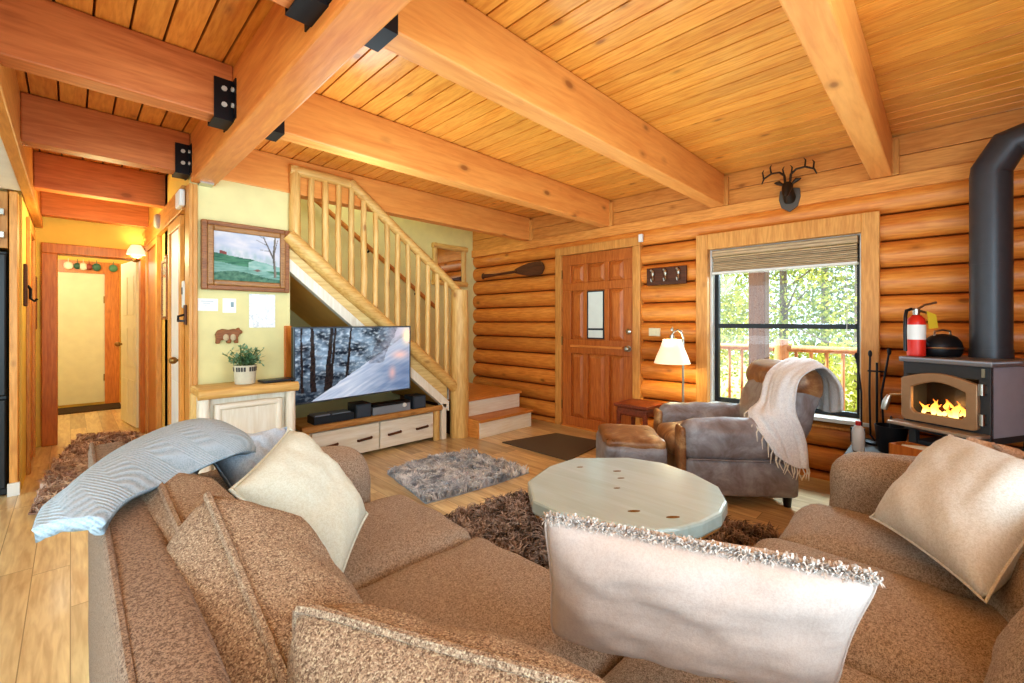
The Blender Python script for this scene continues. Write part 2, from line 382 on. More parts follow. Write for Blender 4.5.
# back wall behind the stairs, picture wall, hall
struct(MB().box(.6,4.36,4.85,5.0,0,4.2).build('wall_back',m_wall))
struct(MB().box(.6,1.235,3.72,3.84,0,2.53).build('wall_left',m_wall))
struct(MB().box(1.17,1.235,3.84,4.85,0,1.55).build('wall_niche',plain('niche_plaster_brightened',S(252,214,120),.85)))  # plaster colour lightened and warmed in place of missing light in the niche
struct(MB().box(1.19,1.24,3.695,3.74,0,1.19).build('trim_4',m_orange,bevel=.004))
HX=.6
struct(MB().box(HX,HX+.1,3.84,6.3,0,2.53).build('wall_hall_right',m_wall2))
struct(MB().box(-.29,-.25,4.805,6.3,0,2.53).build('wall_hall_left',m_wall2))
struct(MB().box(-.36,-.15,6.3,6.42,0,1.95).box(.58,.75,6.3,6.42,0,1.95).box(-.36,.75,6.3,6.42,1.95,2.53).build('wall_hall_end',m_wall2))
struct(MB().box(-1.5,1.6,8.9,9.0,0,2.53).box(-1.2,-1.1,6.4,9,0,2.53).box(1.0,1.1,6.4,9,0,2.53).build('wall_far',m_wall2))
# hall doorway casing
mb=MB().box(-.2,-.09,6.26,6.44,0,1.9).box(.54,.59,6.26,6.44,0,1.9).box(-.2,.59,6.26,6.44,1.9,2.0)
struct(mb.build('trim_5',m_orange,bevel=.006))
# far door: pale slab in an orange pine frame
d=struct(MB().box(-.6,.36,8.86,8.9,.04,1.93).build('door_2',m_cream,bevel=.004))
k=MB().box(.36,.52,8.84,8.92,0,1.93).box(-.7,.52,8.84,8.92,1.93,2.1).build('door_frame',m_orange,d)
MB().box(.345,.362,8.845,8.862,.35,.45).box(.345,.362,8.845,8.862,1.5,1.6).build('hinge',m_brass,d)
# cream door standing ajar beyond the hall end
d=struct(MB().box(0,.72,-.02,.02,.02,1.93).build('door_3',m_cream,loc=(.545,6.5,0),rotz=R(97),bevel=.004))
for z0,z1 in ((.15,.55),(.7,1.15),(1.3,1.75)):
    MB().box(.1,.33,.02,.026,z0,z1).box(.4,.62,.02,.026,z0,z1).build('door_panel',m_cream,d,bevel=.004)
kb=MB(); kb.sphere((.66,.06,.95),.03); kb.tube([(.66,.02,.95),(.66,.06,.95)],.012); kb.build('door_knob',m_brass,d,smooth=True)
# white closet door on the hall's right wall
d=struct(MB().box(.585,.599,4.09,4.53,.02,1.94).build('door_4',m_whitep,bevel=.003))
for z0,z1 in ((.15,.75),(.95,1.75)): MB().box(.579,.586,4.16,4.46,z0,z1).build('door_panel',m_whitep,d,bevel=.004)
MB().box(.57,.598,4.02,4.09,0,1.94).box(.57,.598,4.53,4.6,0,1.94).box(.57,.598,4.02,4.6,1.94,2.015).build('door_frame',m_trimZ,d,bevel=.004)
kb=MB(); kb.sphere((.545,4.14,.93),.028); kb.tube([(.59,4.14,.93),(.545,4.14,.93)],.01); kb.build('door_knob',m_brass,d,smooth=True)
# orange door further down the hall's right wall
d=struct(MB().box(.575,.598,5.26,5.94,0,1.96).build('door_5',m_orange,bevel=.004))
MB().box(.56,.598,5.17,5.26,0,1.96).box(.56,.598,5.94,6.03,0,1.96).box(.56,.598,5.17,6.03,1.96,2.015).build('door_frame',m_trimZ,d,bevel=.004)
# left wall door casing
d=struct(MB().box(-.249,-.24,5.29,5.85,0,1.96).build('door_6',m_orange,bevel=.003))
MB().box(-.249,-.225,5.2,5.29,0,1.96).box(-.249,-.225,5.85,5.94,0,1.96).box(-.249,-.225,5.2,5.94,1.96,2.06).build('door_frame',m_trimZ,d,bevel=.004)
# corner casing of the hall entrance, header boards above hall walls
struct(MB().box(.575,.598,3.7,3.86,0,2.18).box(.598,.625,3.7,3.719,0,2.18).build('trim_6',m_trimZ,bevel=.005))
struct(MB().box(.56,.597,3.87,6.3,2.02,2.2).build('trim_7',m_trimY,bevel=.004))
struct(MB().box(-.34,-.2,1.6,6.3,2.222,2.529).build('trim_8',m_trimY,bevel=.006))
struct(MB().box(-.245,-.19,1.6,6.3,2.14,2.222).build('trim_9',m_trimY,bevel=.006))
struct(MB().box(-3.9,-.247,1.6,4.66,2.15,2.22).build('ceiling_kitchen',m_whitep))
struct(MB().box(-3.9,-.36,5.4,5.5,0,2.53).build('wall_kitchen',m_wall))
# fridge recess end panel with plinth block
struct(MB().box(-.302,-.262,4.66,4.8,0,2.14).build('trim_10',m_trimZ,bevel=.004))
struct(MB().box(-.31,-.25,4.63,4.659,0,.09).build('baseboard_left',m_whitep,bevel=.003))
# ================================================================= beams
def beam(label,y0,y1,x0,x1,mat,z0=2.25,grp='ceiling beams'):
    t=thing('ceiling_beam',label,'beam',((x0+x1)/2,(y0+y1)/2,z0),0,grp)
    MB().box(-(x1-x0)/2,(x1-x0)/2,-(y1-y0)/2,(y1-y0)/2,0,2.528-z0).build('timber',mat,t,bevel=.008); return t
def hanger(t,side,xe):
    """black steel hanger on the end of a beam; xe = local x of the beam end, side = +1 if the girder lies at +x"""
    w=.066; m=MB(); a,b=(xe-.085,xe) if side>0 else (xe,xe+.085)
    m.box(a,b,-w-.006,-w,-.008,.19).box(a,b,w,w+.006,-.008,.19).box(a,b,-w-.006,w+.006,-.014,-.008)
    xf=(xe-.006,xe) if side>0 else (xe,xe+.006)
    m.box(xf[0],xf[1],-w-.055,-w,-.008,.19).box(xf[0],xf[1],w,w+.055,-.008,.19)
    h=m.build('joist_hanger',m_iron,t)
    for z in (.06,.14):
        for sy in (-1,1):
            if sy>0: continue
            MB().tube([((a+b)/2,sy*(w+.004),z),((a+b)/2,sy*(w+.014),z)],.013,8).build('bolt',m_bolt,h)
            xx=xe-.006 if side>0 else xe+.006
            MB().tube([(xx,sy*(w+.027),z),(xx-side*.01,sy*(w+.027),z)],.012,8).build('bolt',m_bolt,h)
GX0,GX1=.585,.73
g=thing('ceiling_girder','long thick main timber beam running from top of photo to picture wall','beam',((GX0+GX1)/2,1.2,2.19))
MB().box(-.0725,.0725,-3.2,2.52,0,.338).build('timber',m_girder,g,bevel=.01)
MB().box(-.03,.05,2.43,2.52,-.012,0).build('bearing_plate',m_chrome,g)
for y0,lab in ((1.385,'broad bright beam between girder and log wall ending left of deer head'),(2.55,'knotty beam third from the stairs'.replace('third from the stairs','between girder and log wall ending above front door')),(.26,'right-hand beam with pale underside ending near the stovepipe')):
    t=beam(lab,y0,y0+.12,GX1,4.075,m_beam); hanger(t,-1,-(4.075-GX1)/2)
beam('far beam over the log stair railing',3.71,3.83,GX1,4.075,m_beam)
for ti,y in enumerate((1.395,2.56,.27,3.72)):
    struct(MB().box(4.055,4.1,y-.045,y-.002,2.25,2.5).build('trim_%d'%(11+ti),m_trimZ,bevel=.003))
for y0,lab,hg in ((1.42,'left side beam nearest the camera at top edge of photo',1),(2.58,'reddish left side beam with large bolted black hanger',1),(3.72,'weathered left side beam over hall entrance with small bolted hanger',1),(4.94,'left side beam inside the hall with plain ends',0),(6.14,'dark beam at the far end of the hall above the doorway',0)):
    t=beam(lab,y0,y0+.12,-.2,GX0 if hg else .6,m_beamL)
    if hg: hanger(t,1,(GX0+.2)/2)
# ================================================================= front door (in the log wall)
def wallX(y,z=0,x=4.1): return dict(loc=(x,y,z),rotz=R(-90))
DY=2.758
d=struct(MB().box(-.465,.465,.035,.06,.01,2.0).build('door_1',m_door,**wallX(DY)))
xs=[-.465,-.345,-.165,-.105,.105,.165,.345,.465]; cols=[(-.345,-.17),(-.11,.11),(.17,.345)]
rows=[(.12,.86),(1.02,1.58),(1.67,1.88)]
mb=MB()
for z0,z1 in ((.01,.12),(.86,1.02),(1.58,1.67),(1.88,2.0)): mb.box(-.465,.465,.01,.036,z0,z1)
for x0,x1 in ((-.465,-.345),(-.17,-.11),(.11,.17),(.345,.465)):
    for z0,z1 in rows: mb.box(x0,x1,.01,.036,z0,z1)
mb.build('door_rails',m_door,d,bevel=.004)
for i,(x0,x1) in enumerate(cols):
    for j,(z0,z1) in enumerate(rows):
        if i==1 and j==1: continue
        e=.045
        MB().add([(x0,.034,z0),(x1,.034,z0),(x1,.034,z1),(x0,.034,z1),(x0+e,.014,z0+e),(x1-e,.014,z0+e),(x1-e,.014,z1-e),(x0+e,.014,z1-e)],[(0,1,5,4),(1,2,6,5),(2,3,7,6),(3,0,4,7),(4,5,6,7)]).build('door_panel',m_door,d)
g_=MB().box(-.098,.098,.008,.03,1.045,1.555).build('glass_pane',m_frost,d)
MB().box(-.095,.095,.005,.0082,1.13,1.15).build('etched_band',m_dark,g_)
MB().box(-.11,-.098,.002,.03,1.033,1.567).box(.098,.11,.002,.03,1.033,1.567).box(-.098,.098,.002,.03,1.033,1.045).box(-.098,.098,.002,.03,1.555,1.567).build('glass_frame',m_dark,d)
MB().box(-.345,.345,-.004,.012,.93,.955).build('drip_ledge',m_trimX,d,bevel=.004)
for z,n_ in ((.94,'door_knob'),(1.12,'deadbolt')):
    k=MB(); k.lathe([(.0,0),(.03,0),(.033,.006),(.012,.01),(.012,.03),(.028,.04),(.03,.055),(.02,.066),(0,.068)] if n_=='door_knob' else [(0,0),(.03,0),(.03,.012),(.022,.018),(0,.02)],16,Tm(.41,.01,z,0,R(90)))
    k.build(n_,m_chrome,d,smooth=True)
for z in (.25,1.0,1.78): MB().tube([(-.468,.0,z-.05),(-.468,.0,z+.05)],.009,8).build('hinge',m_brass,d)
MB().box(-.555,-.467,-.022,.2,0,2.003).box(.467,.555,-.022,.2,0,2.003).box(-.555,.555,-.022,.2,2.003,2.095).build('door_frame',m_trimZ,d,bevel=.006)
MB().box(-.46,.46,-.02,.14,0,.018).build('threshold',m_trimX,d,bevel=.004)
# ================================================================= window
WY=.985
w=struct(MB().box(-.655,-.55,-.022,.07,.42,2.02).box(.55,.655,-.022,.07,.42,2.02).box(-.55,.55,-.022,.07,1.88,2.02).box(-.655,.655,-.005,.07,.40,.42).build('window_1',m_trimZ,bevel=.006,**wallX(WY)))
MB().box(-.56,-.535,.05,.26,.47,1.9).box(.535,.56,.05,.26,.47,1.9).box(-.535,.535,.05,.26,1.875,1.9).build('jamb_liner',m_vinyl,w)
MB().box(-.6,.6,-.03,.26,.455,.485).build('window_sill',m_vinyl,w,bevel=.004)
fm=MB().box(-.534,-.5,.12,.17,.486,1.874).box(.51,.534,.12,.17,.486,1.874).box(-.5,.51,.12,.17,.486,.525).box(-.5,.51,.115,.175,1.165,1.205).box(-.5,.51,.12,.17,1.85,1.874).build('window_frame',m_black,w,bevel=.003)
MB().box(-.5,.51,.142,.146,.525,1.165).build('lower_pane',m_glass,w); MB().box(-.5,.51,.142,.146,1.205,1.85).build('upper_pane',m_glass,w)
m_blind=wood('bamboo_blind',S(206,184,148),S(170,144,108),'X',1.5,.6,0,board=.012,board_axis='Z',vary=.5)
t=thing('roller_blind','raised woven wood blind bunched at top of window','blind',(4.1,WY,1.62),R(-90))
mb=MB()
for i in range(9):
    y=.03+.012*(i%2); mb.box(-.52,.52,y,y+.05,.055+i*.015,.067+i*.015)
mb.build('slat_stack',m_blind,t,bevel=.003)
MB().box(-.525,.525,.025,.1,.195,.25).build('headrail',m_blind,t,bevel=.004)
MB().box(-.525,.525,.02,.1,.035,.054).build('bottom_rail',m_vinyl,t,bevel=.004)
MB().tube([(.46,.03,.04),(.462,.03,-.2),(.46,.03,-.5)],.0025,5).build('cord',m_vinyl,t)
# ================================================================= staircase
st=thing('staircase','wooden stairs rising left behind the log railing with two pale bottom steps','stairs',(3.0,3.7,0))
def stl(X,Y,Z): return (X-3.0,Y-3.7,Z)
def stbox(n,m,x0,x1,y0,y1,z0,z1,bev=.006): MB().box(x0-3,x1-3,y0-3.7,y1-3.7,z0,z1).build(n,m,st,bevel=bev)
stbox('riser',m_white,3.0,3.8,3.44,3.47,0,.165); stbox('tread',m_trimX,2.99,3.82,3.42,3.7,.165,.195)
stbox('riser',m_white,3.03,3.83,3.66,3.69,.195,.36); stbox('landing',m_trimX,2.86,3.85,3.64,4.84,.36,.39)
stbox('side_panel',m_trimY,2.985,3.01,3.45,3.72,0,.19,.003)
stbox('landing_base',m_brown,2.9,3.84,3.7,4.84,0,.36,.003); stbox('step_base',m_brown,3.02,3.78,3.475,3.65,0,.16,.003)
for i in range(7):
    z=.39+.19*(i+1); X=2.86-.23*i
    stbox('riser',m_white,X-.02,X,3.78,4.84,z-.19,z-.03,.002); stbox('tread',m_trimX,X-.25,X+.02,3.78,4.84,z-.03,z,.004)
def band(a,b,x0,x1,y0,y1,name,mat):   # sloping strip between z=a-.85(X-1.247) and z=b-...
    f=lambda c,X: c-.85*(X-1.247)
    MB().add([stl(x0,y0,f(a,x0)),stl(x1,y0,f(a,x1)),stl(x1,y0,f(b,x1)),stl(x0,y0,f(b,x0)),stl(x0,y1,f(a,x0)),stl(x1,y1,f(a,x1)),stl(x1,y1,f(b,x1)),stl(x0,y1,f(b,x0))],
      [(0,1,2,3),(7,6,5,4),(0,4,5,1),(1,5,6,2),(2,6,7,3),(3,7,4,0)]).build(name,mat,st,bevel=.003)
m_str=wood('pale_stringer',S(238,214,152),S(220,184,116),'X',.7,.5,.3,vary=.05)
band(1.71,1.86,1.2,2.78,3.71,3.76,'stringer',m_str); band(1.605,1.708,1.2,2.8,3.70,3.77,'stringer_trim',m_whiteZ)
MB().box(-.29,-.235,0,.07,0,.37).build('corner_trim',m_whiteZ,st,bevel=.003)
band(1.66,1.68,1.2,2.8,3.77,4.84,'soffit',plain('soffit_plaster_brightened',S(250,208,116),.85))  # soffit colour brightened to make up for the poor light under the stairs
# log railing
rl=thing('stair_railing','peeled log stair railing with round balusters and thick newel post','railing',(2.93,3.69,0))
def rv(X,Z,Y=3.69): return Vector((X-2.93,Y-3.69,Z))
lz=lambda X:1.86-.827*(X-1.259); hz=lambda X: 2.43 if X<1.73 else 2.43-.743*(X-1.73)
o=log(MB(),rv(2.93,0),rv(2.93,1.56),.105,.09,16,10,.1,.012,3.1).build('newel_post',m_peel,rl,smooth=True,angle=60)
log(MB(),rv(1.2,lz(1.2)),rv(2.9,lz(2.9)),.062,.058,14,14,.12,.02,8.0).build('bottom_rail',m_peelX,rl,smooth=True,angle=60)
log(MB(),rv(1.22,2.43),rv(1.76,2.42),.042,.042,12,6,.1,.008,4.4).build('handrail',m_peelX,rl,smooth=True,angle=60)
log(MB(),rv(1.71,2.44),rv(2.92,hz(2.92)),.045,.042,12,14,.12,.015,6.2).build('handrail',m_peelX,rl,smooth=True,angle=60)
log(MB(),rv(1.262,1.86),rv(1.262,2.46),.042,.04,12,6,.1,.006,9.2).build('end_post',m_peel,rl,smooth=True,angle=60)
for i in range(14):
    X=1.39+.1135*i
    if X>2.88: break
    log(MB(),rv(X,lz(X)),rv(X,hz(X)),.027+.003*math.sin(i*2.1),.024,10,8,.14,.01,i*3.3).build('baluster',m_peel,rl,smooth=True,angle=60)
# dark wall handrail on the far stair wall
t=thing('wall_handrail','brown wooden handrail fixed along the wall behind the log balusters','handrail',(2.0,4.80,0))
MB().tube([(-.45,-.02,2.74),(1.4,-.02,1.41)],.026,10).build('rail',m_trimX,t,smooth=True)
for f in (.15,.5,.85): 
    x=-.45+1.85*f; z=2.74-1.33*f; MB().tube([(x,-.02,z),(x,.05,z-.03)],.012,8).build('bracket',m_iron,t)
# ================================================================= things around the walls
def paint(w,h,nx,nz,fn,name,mat,parent,y=0.0):
    mb=MB(); vs=[];cs=[]
    for j in range(nz+1):
        for i in range(nx+1):
            u=i/nx; v=j/nz; vs.append(((u-.5)*w,y,(v-.5)*h)); cs.append(fn(u,v))
    mb.v=[Vector(p) for p in vs]; mb.c=cs
    mb.f=[(j*(nx+1)+i,j*(nx+1)+i+1,(j+1)*(nx+1)+i+1,(j+1)*(nx+1)+i) for j in range(nz) for i in range(nx)]
    return mb.build(name,mat,parent)
def lerp(a,b,f): f=max(0,min(1,f)); return tuple(x+(y-x)*f for x,y in zip(a,b))
def nz3(x,y,z=0,o=4):
    s=0;a=.5
    for k in range(o): s+=a*noise.noise(Vector((x,y,z))); x*=2;y*=2;a*=.5;z+=7
    return s
def frame(mb,w,h,b,y0,y1,z=0):
    mb.box(-w/2,-w/2+b,y0,y1,-h/2,h/2).box(w/2-b,w/2,y0,y1,-h/2,h/2).box(-w/2+b,w/2-b,y0,y1,-h/2,-h/2+b).box(-w/2+b,w/2-b,y0,y1,h/2-b,h/2); return mb
m_col=attr_mat('painted_canvas',.6); m_frame=wood('carved_frame',S(176,118,66),S(110,66,34),'X',2,.4,0,vary=.05); m_gilt=wood('gilt_frame',S(196,146,84),S(140,92,44),'X',3,.35,0)
t=thing('landscape_painting','wood framed landscape painting of green hills and bare tree on yellow wall','painting',(.93,3.70,1.695))
frame(MB(),.575,.49,.035,-.03,.02).build('outer_frame',m_frame,t,bevel=.006); frame(MB(),.51,.425,.038,-.04,.02).build('inner_frame',m_gilt,t,bevel=.008)
def land(u,v):
    sky=lerp(S(176,184,208),S(222,216,220),.5+nz3(u*4,v*7,1)); c=sky
    hill=.56-.16*u+.03*nz3(u*6,3)-.1*max(0,u-.55)
    tr=max(0,1-abs(v-hill-.05)/.16)*(.5+nz3(u*16,v*5,2)*1.6)
    c=lerp(c,S(150,176,172),tr*.75 if v>hill else 0)
    if v<hill:
        c=lerp(S(44,92,74),S(96,146,112),.5+nz3(u*6,v*22,5)*1.3)
        if v<hill-.17-.0*u: c=lerp(S(150,182,172),S(92,138,124),.5+1.4*nz3(u*5,v*26,9))
        if u>.5 and v>.26 and v<.52-.5*abs(u-.72): c=lerp(S(170,196,190),S(120,164,152),.5+nz3(u*9,v*20,3))
        if v<.15+.06*math.sin(u*5): c=lerp(S(40,86,70),S(110,146,120),.5+1.2*nz3(u*14,v*14,4))
    if abs(u-.14)<.05 and hill-.0<v<hill+.06: c=S(128,64,60)
    if abs(u-.64)<.06 and abs(v-.25)<.03*(1-abs(u-.64)/.06): c=S(126,92,84)
    if abs(u-.905-.01*math.sin(v*8))<.022-.008*v and v>.12: c=lerp(S(70,66,62),S(140,130,116),(u-.88)/.05)
    for (x0,v0,x1,v1,wd) in ((.9,.5,.73,.98,.016),(.9,.62,.96,.95,.008),(.8,.8,.62,.9,.007),(.84,.68,.68,.7,.006),(.76,.93,.66,1,.006)):
        dx,dv=x1-x0,v1-v0; f=((u-x0)*dx+(v-v0)*dv)/(dx*dx+dv*dv)
        if 0<=f<=1 and math.hypot(u-x0-dx*f,v-v0-dv*f)<wd*(1-.5*f): c=S(96,88,86)
    return c
paint(.44,.355,120,96,land,'canvas',m_col,t,-.022)
m_paper=plain('white_paper',S(246,246,244),.8)
def note(label,x,z,w,h,marks):
    t=thing('paper_note',label,'paper',(x,3.7195,z),0,'papers pinned under the painting'); MB().box(-w/2,w/2,-.003,0,-h/2,h/2).build('sheet',m_paper,t)
    if marks: marks(t,w,h)
def lines(t,w,h):
    m=MB()
    for i in range(3): m.box(-w*.3+i*.01,w*.28-i*.02,-.0036,-.003,h*.3-i*.014-.004,h*.3-i*.014)
    m.build('printed_lines',plain('faint_ink',S(190,194,205),.8),t)
def emb(t,w,h): MB().box(w*.1,w*.32,-.0036,-.003,-h*.1,h*.25).build('printed_block',plain('blue_ink',S(150,170,180),.8),t)
note('wide small white paper sheet pinned under the painting, leftmost of three',.685,1.343,.125,.088,lines)
note('small white card under the painting, middle sheet of three',.818,1.34,.085,.105,emb)
m_map=attr_mat('map_print',.7)
t=thing('trail_map','large white map sheet with faint grey relief on yellow wall, rightmost of three','map',(1.035,3.7195,1.305))
def mp(u,v):
    n=abs(nz3(u*4,v*4,3)); c=lerp(S(206,210,218),S(250,250,250),n*16)
    return lerp(c,S(250,250,250),.35 if u>.35 else .0)
paint(.18,.255,60,70,mp,'sheet',m_map,t,-.004)
m_bear=wood('carved_bear_wood',S(166,106,52),S(112,66,28),'X',3,.5,0)
t=thing('bear_plaque','small brown carved wooden bear plaque on yellow wall above plant','wall decoration',(.81,3.72,1.12))
prof=[(-.08,-.055),(-.055,-.055),(-.05,-.03),(-.015,-.03),(-.012,-.055),(.012,-.055),(.016,-.032),(.032,-.032),(.036,-.055),(.06,-.055),(.058,-.015),(.07,.012),(.085,.016),(.085,.035),(.07,.045),(.066,.057),(.055,.058),(.05,.048),(.03,.05),(0,.043),(-.04,.05),(-.07,.038),(-.083,.01),(-.078,-.02)]
MB().prism(prof,0,.03,Tm(0,0,0,0,R(90))).build('body',m_bear,t,bevel=.006)
m=MB(); m.sphere((-.02,-.034,-.012),(.018,.004,.025)); m.sphere((.025,-.034,-.012),(.018,.004,.025)); m.build('cub_relief',plain('pale_wood',S(196,176,140),.6),t,smooth=True)
# hall small things
t=thing('thermostat_box','white plastic box on trim above the closet door','alarm',(.572,3.9,2.1)); MB().box(-.035,0,-.09,.09,-.06,.06).build('case',m_whitep,t,bevel=.012)
t=thing('smoke_detector','grey round smoke detector on hall header','smoke detector',(.56,5.0,2.12)); MB().lathe([(0,0),(.065,0),(.065,.02),(.05,.035),(0,.037)],20,Tm(0,0,0,0,0,R(-90))).build('case',plain('grey_plastic',S(180,168,160),.5),t,smooth=True,angle=50)
t=thing('wall_phone','white slim handset mounted beside the closet door','phone',(.6,3.93,1.42)); MB().box(-.03,0,-.03,.03,-.1,.1).build('case',m_whitep,t,bevel=.01); MB().box(-.034,-.03,-.015,.015,.0,.05).build('screen',m_dark,t)
t=thing('bottle_opener','dark metal bottle opener plaque on wood beside closet door','bottle opener',(.574,3.8,1.27)); MB().box(-.012,0,-.03,.03,-.07,.07).build('plate',m_brown,t,bevel=.004); MB().box(-.05,-.012,-.02,.02,-.05,-.035).tube([(-.012,0,.0),(-.045,0,-.01),(-.045,0,-.04)],.008,8).build('hook',m_iron,t)
t=thing('hall_mirror','narrow dark framed mirror on hall right wall','mirror',(.568,4.82,1.5),R(-90)); frame(MB(),.3,.52,.03,0.0,.03).build('frame',m_frame,t,bevel=.005)
MB().box(-.125,.125,.006,.012,-.235,.235).build('mirror_glass',plain('mirror',S(225,225,215),.12,.8),t)
m=MB(); m.sphere((0,.02,.28),(.06,.02,.03)); m.build('crest',m_frame,t,smooth=True)
t=thing('wall_sconce','small wall lamp with pleated white shade beside hall end doorway','wall lamp',(.50,6.29,1.96)); t.scale=(.8,.8,.8)
MB().lathe([(.03,-.06),(.055,-.055),(.075,-.0),(.07,.01)],18,caps=False).tube([(0,0,-.06),(0,0,-.0)],.001,4).build('bowl',plain('frosted_bowl',S(250,236,205),.4,emit=S(255,225,170),es=.6),t,(0,-.12,0),smooth=True)
m_shade=plain('lit_shade',S(250,236,214),.8,emit=S(255,226,190),es=.5)
MB().lathe([(.105,0),(.095,.05),(.06,.12),(.05,.13)],20,caps=False).build('lamp_shade',m_shade,t,(0,-.12,-.02),smooth=True)
MB().tube([(0,0,-.06),(0,-.08,-.1),(0,-.12,-.06)],.01,8).lathe([(0,0),(.05,0),(.04,.015),(0,.02)],14,Tm(0,0,-.06,0,R(90))).build('arm',m_brass,t,smooth=True)
for (px,py,lab,cat,nm) in ((30,273,'brown wooden hook plaque with hanging hook on left hall wall','hook plaque','hook_plaque'),):
    t=thing(nm,lab,cat,(-.25,4.98,1.5),R(90)); MB().box(-.05,.05,0,.02,-.16,.16).build('board',m_brown,t,bevel=.006)
    MB().tube([(0,.02,.0),(0,.035,-.03),(0,.035,-.1),(0,.055,-.12),(0,.07,-.10)],.009,8).build('hook',m_iron,t,smooth=True); t.rotation_euler=(0,0,R(-90))
t=thing('small_picture','narrow wood framed picture on left hall wall near the doorway','picture',(-.245,6.12,1.4),R(-90)); frame(MB(),.2,.5,.03,0,.02).build('frame',m_frame,t,bevel=.004); MB().box(-.07,.07,.004,.01,-.22,.22).build('print',plain('tan_print',S(206,160,90),.7),t)
# ornaments strung over the far doorway
for i,(x,r,c) in enumerate(((-.02,.05,S(240,236,214)),(.07,.04,S(60,100,80)),(.13,.05,S(235,225,205)),(.19,.04,S(150,70,60)),(.27,.05,S(70,110,90)),(.45,.05,S(90,140,110)))):
    t=thing('hanging_ornament',['round cream ornament at left end over far doorway','dark green ornament beside the cream one over far doorway','second cream ornament from left over far doorway','reddish ornament in middle over far doorway','green wreath ornament right of the reddish one over far doorway','pale green ornament at right end over far doorway'][i],'ornament',(x,8.81,2.02),0,'ornaments over the far doorway')
    m=MB(); m.sphere((0,0,0),(r,.02,r*1.15),10,6); m.tube([(0,0,r),(0,0,.1)],.004,5); m.build('ornament_body',plain('ornament_%d'%i,c,.5),t,smooth=True)
# kitchen edge: cupboard and fridge
t=thing('kitchen_cupboard','pale pine upper cupboard with two chrome hinges at left edge','cupboard',(-.8,4.9,1.74)); MB().box(-.4,.49,-.2,.35,0,.4).build('carcass',m_trimZ,t,bevel=.004)
dd=MB().box(-.38,.45,-.225,-.2,.02,.34).build('door',m_trimZ,t,bevel=.006)
for z in (.09,.25): MB().box(.44,.475,-.24,-.2,z-.022,z+.022).build('hinge',m_chrome,dd,bevel=.003)
t=thing('refrigerator','tall black refrigerator at far left edge of photo','refrigerator',(-.8,5.0,0)); MB().box(-.42,.49,-.3,.30,0,1.72).build('cabinet',m_black,t,bevel=.01); MB().box(-.42,.485,-.33,-.3,.7,1.7).build('door',m_black,t,bevel=.01); MB().box(-.42,.485,-.33,-.3,.05,.68).build('freezer_drawer',m_black,t,bevel=.01)
# log-wall things
t=thing('canoe_paddle','dark wooden canoe paddle hung on log wall between stairs and door','paddle',(4.085,4.03,1.86),R(-90))
mb=MB(); mb.tube([(-.55,-.02,0),(-.3,-.02,.002),(.1,-.02,.016)],[.03,.016,.018],10); mb.sphere((-.56,-.02,.0),(.03,.02,.045),10,6); mb.build('shaft',m_brown,t,smooth=True)
bl=[];nn=16
for i in range(nn+1):
    f=i/nn; bl.append((.06+.5*f, .012+.075*math.sin(PI*min(1,f*.62+.04))**.9*(1 if f<.86 else math.sqrt(max(0,1-((f-.86)/.14)**2))+.02)))
poly=[(x,z+.01*x) for x,z in bl]+[(x,-z+.01*x) for x,z in reversed(bl)]
MB().prism(poly,0,.018,Tm(0,-.01,.02,0,R(90))).build('blade',m_brown,t,bevel=.004)
t=thing('hook_rack','brown wooden rack with three cast animal hooks right of the door','hook rack',(4.1,1.925,1.67),R(-90)); MB().box(-.2,.2,-.03,-.005,-.085,.085).build('board',m_brown,t,bevel=.004)
for x in (-.13,0,.13):
    m=MB(); m.sphere((x,-.045,.03),(.018,.012,.03),8,6); m.sphere((x-.014,-.05,.06),(.012,.01,.012),8,6); m.tube([(x,-.04,.01),(x+.005,-.05,-.035),(x+.005,-.08,-.05),(x+.005,-.09,-.025)],.008,7); m.build('hook',m_chrome,t,smooth=True)
t=thing('light_switch','cream double light switch plate on log wall right of door','light switch',(4.1,2.05,1.12),R(-90)); MB().box(-.058,.058,-.022,.03,-.04,.04).build('plate',m_cream,t,bevel=.003); MB().box(-.03,-.018,-.03,-.022,-.014,.014).box(.018,.03,-.03,-.022,-.014,.014).build('toggle',m_cream,t)
t=thing('motion_sensor','small white sensor box at upper right corner of door frame','sensor',(4.078,2.185,2.07),R(-90)); MB().box(-.022,.022,-.03,0,-.04,.04).build('case',m_whitep,t,bevel=.006)
# deer head
t=thing('deer_head_mount','small dark metal deer head with antlers mounted high on wall above window','deer head',(4.085,.885,2.215),R(-90)); m_br=plain('dark_bronze',S(62,50,38),.45,.5)
shield=[(-.06,.06),(0,.075),(.06,.06),(.066,0),(.05,-.06),(0,-.095),(-.05,-.06),(-.066,0)]
MB().prism(shield,0,.018,Tm(0,0,0,0,R(90))).build('shield',plain('grey_shield',S(96,90,82),.5),t,bevel=.004)
mb=MB(); mb.tube([(0,0,-.01),(0,-.05,.03),(0,-.085,.06)],[.04,.036,.03],12); mb.tube([(0,-.07,.075),(0,-.1,.045),(0,-.125,.0),(0,-.13,-.012)],[.034,.03,.018,.01],12,wob=0); mb.build('head',m_br,t,smooth=True)
for s in (-1,1):
    m=MB(); m.tube([(s*.03,-.075,.085),(s*.055,-.075,.105),(s*.08,-.07,.11)],[.008,.016,.004],8); m.build('ear',m_br,t,smooth=True)
    m=MB(); m.tube([(s*.015,-.07,.1),(s*.02,-.07,.15),(s*.05,-.065,.18),(s*.1,-.06,.185),(s*.15,-.055,.16),(s*.165,-.05,.125)],[.008,.008,.007,.007,.006,.004],8)
    for (x,z) in ((.022,.15),(.1,.18),(.148,.155)): m.tube([(s*x,-.067,z),(s*(x+.006),-.075,z+.045),(s*(x-.004),-.08,z+.06)],[.006,.005,.002],6)
    m.build('antler',m_br,t,smooth=True)
t.scale=(1.15,1.15,1.15)
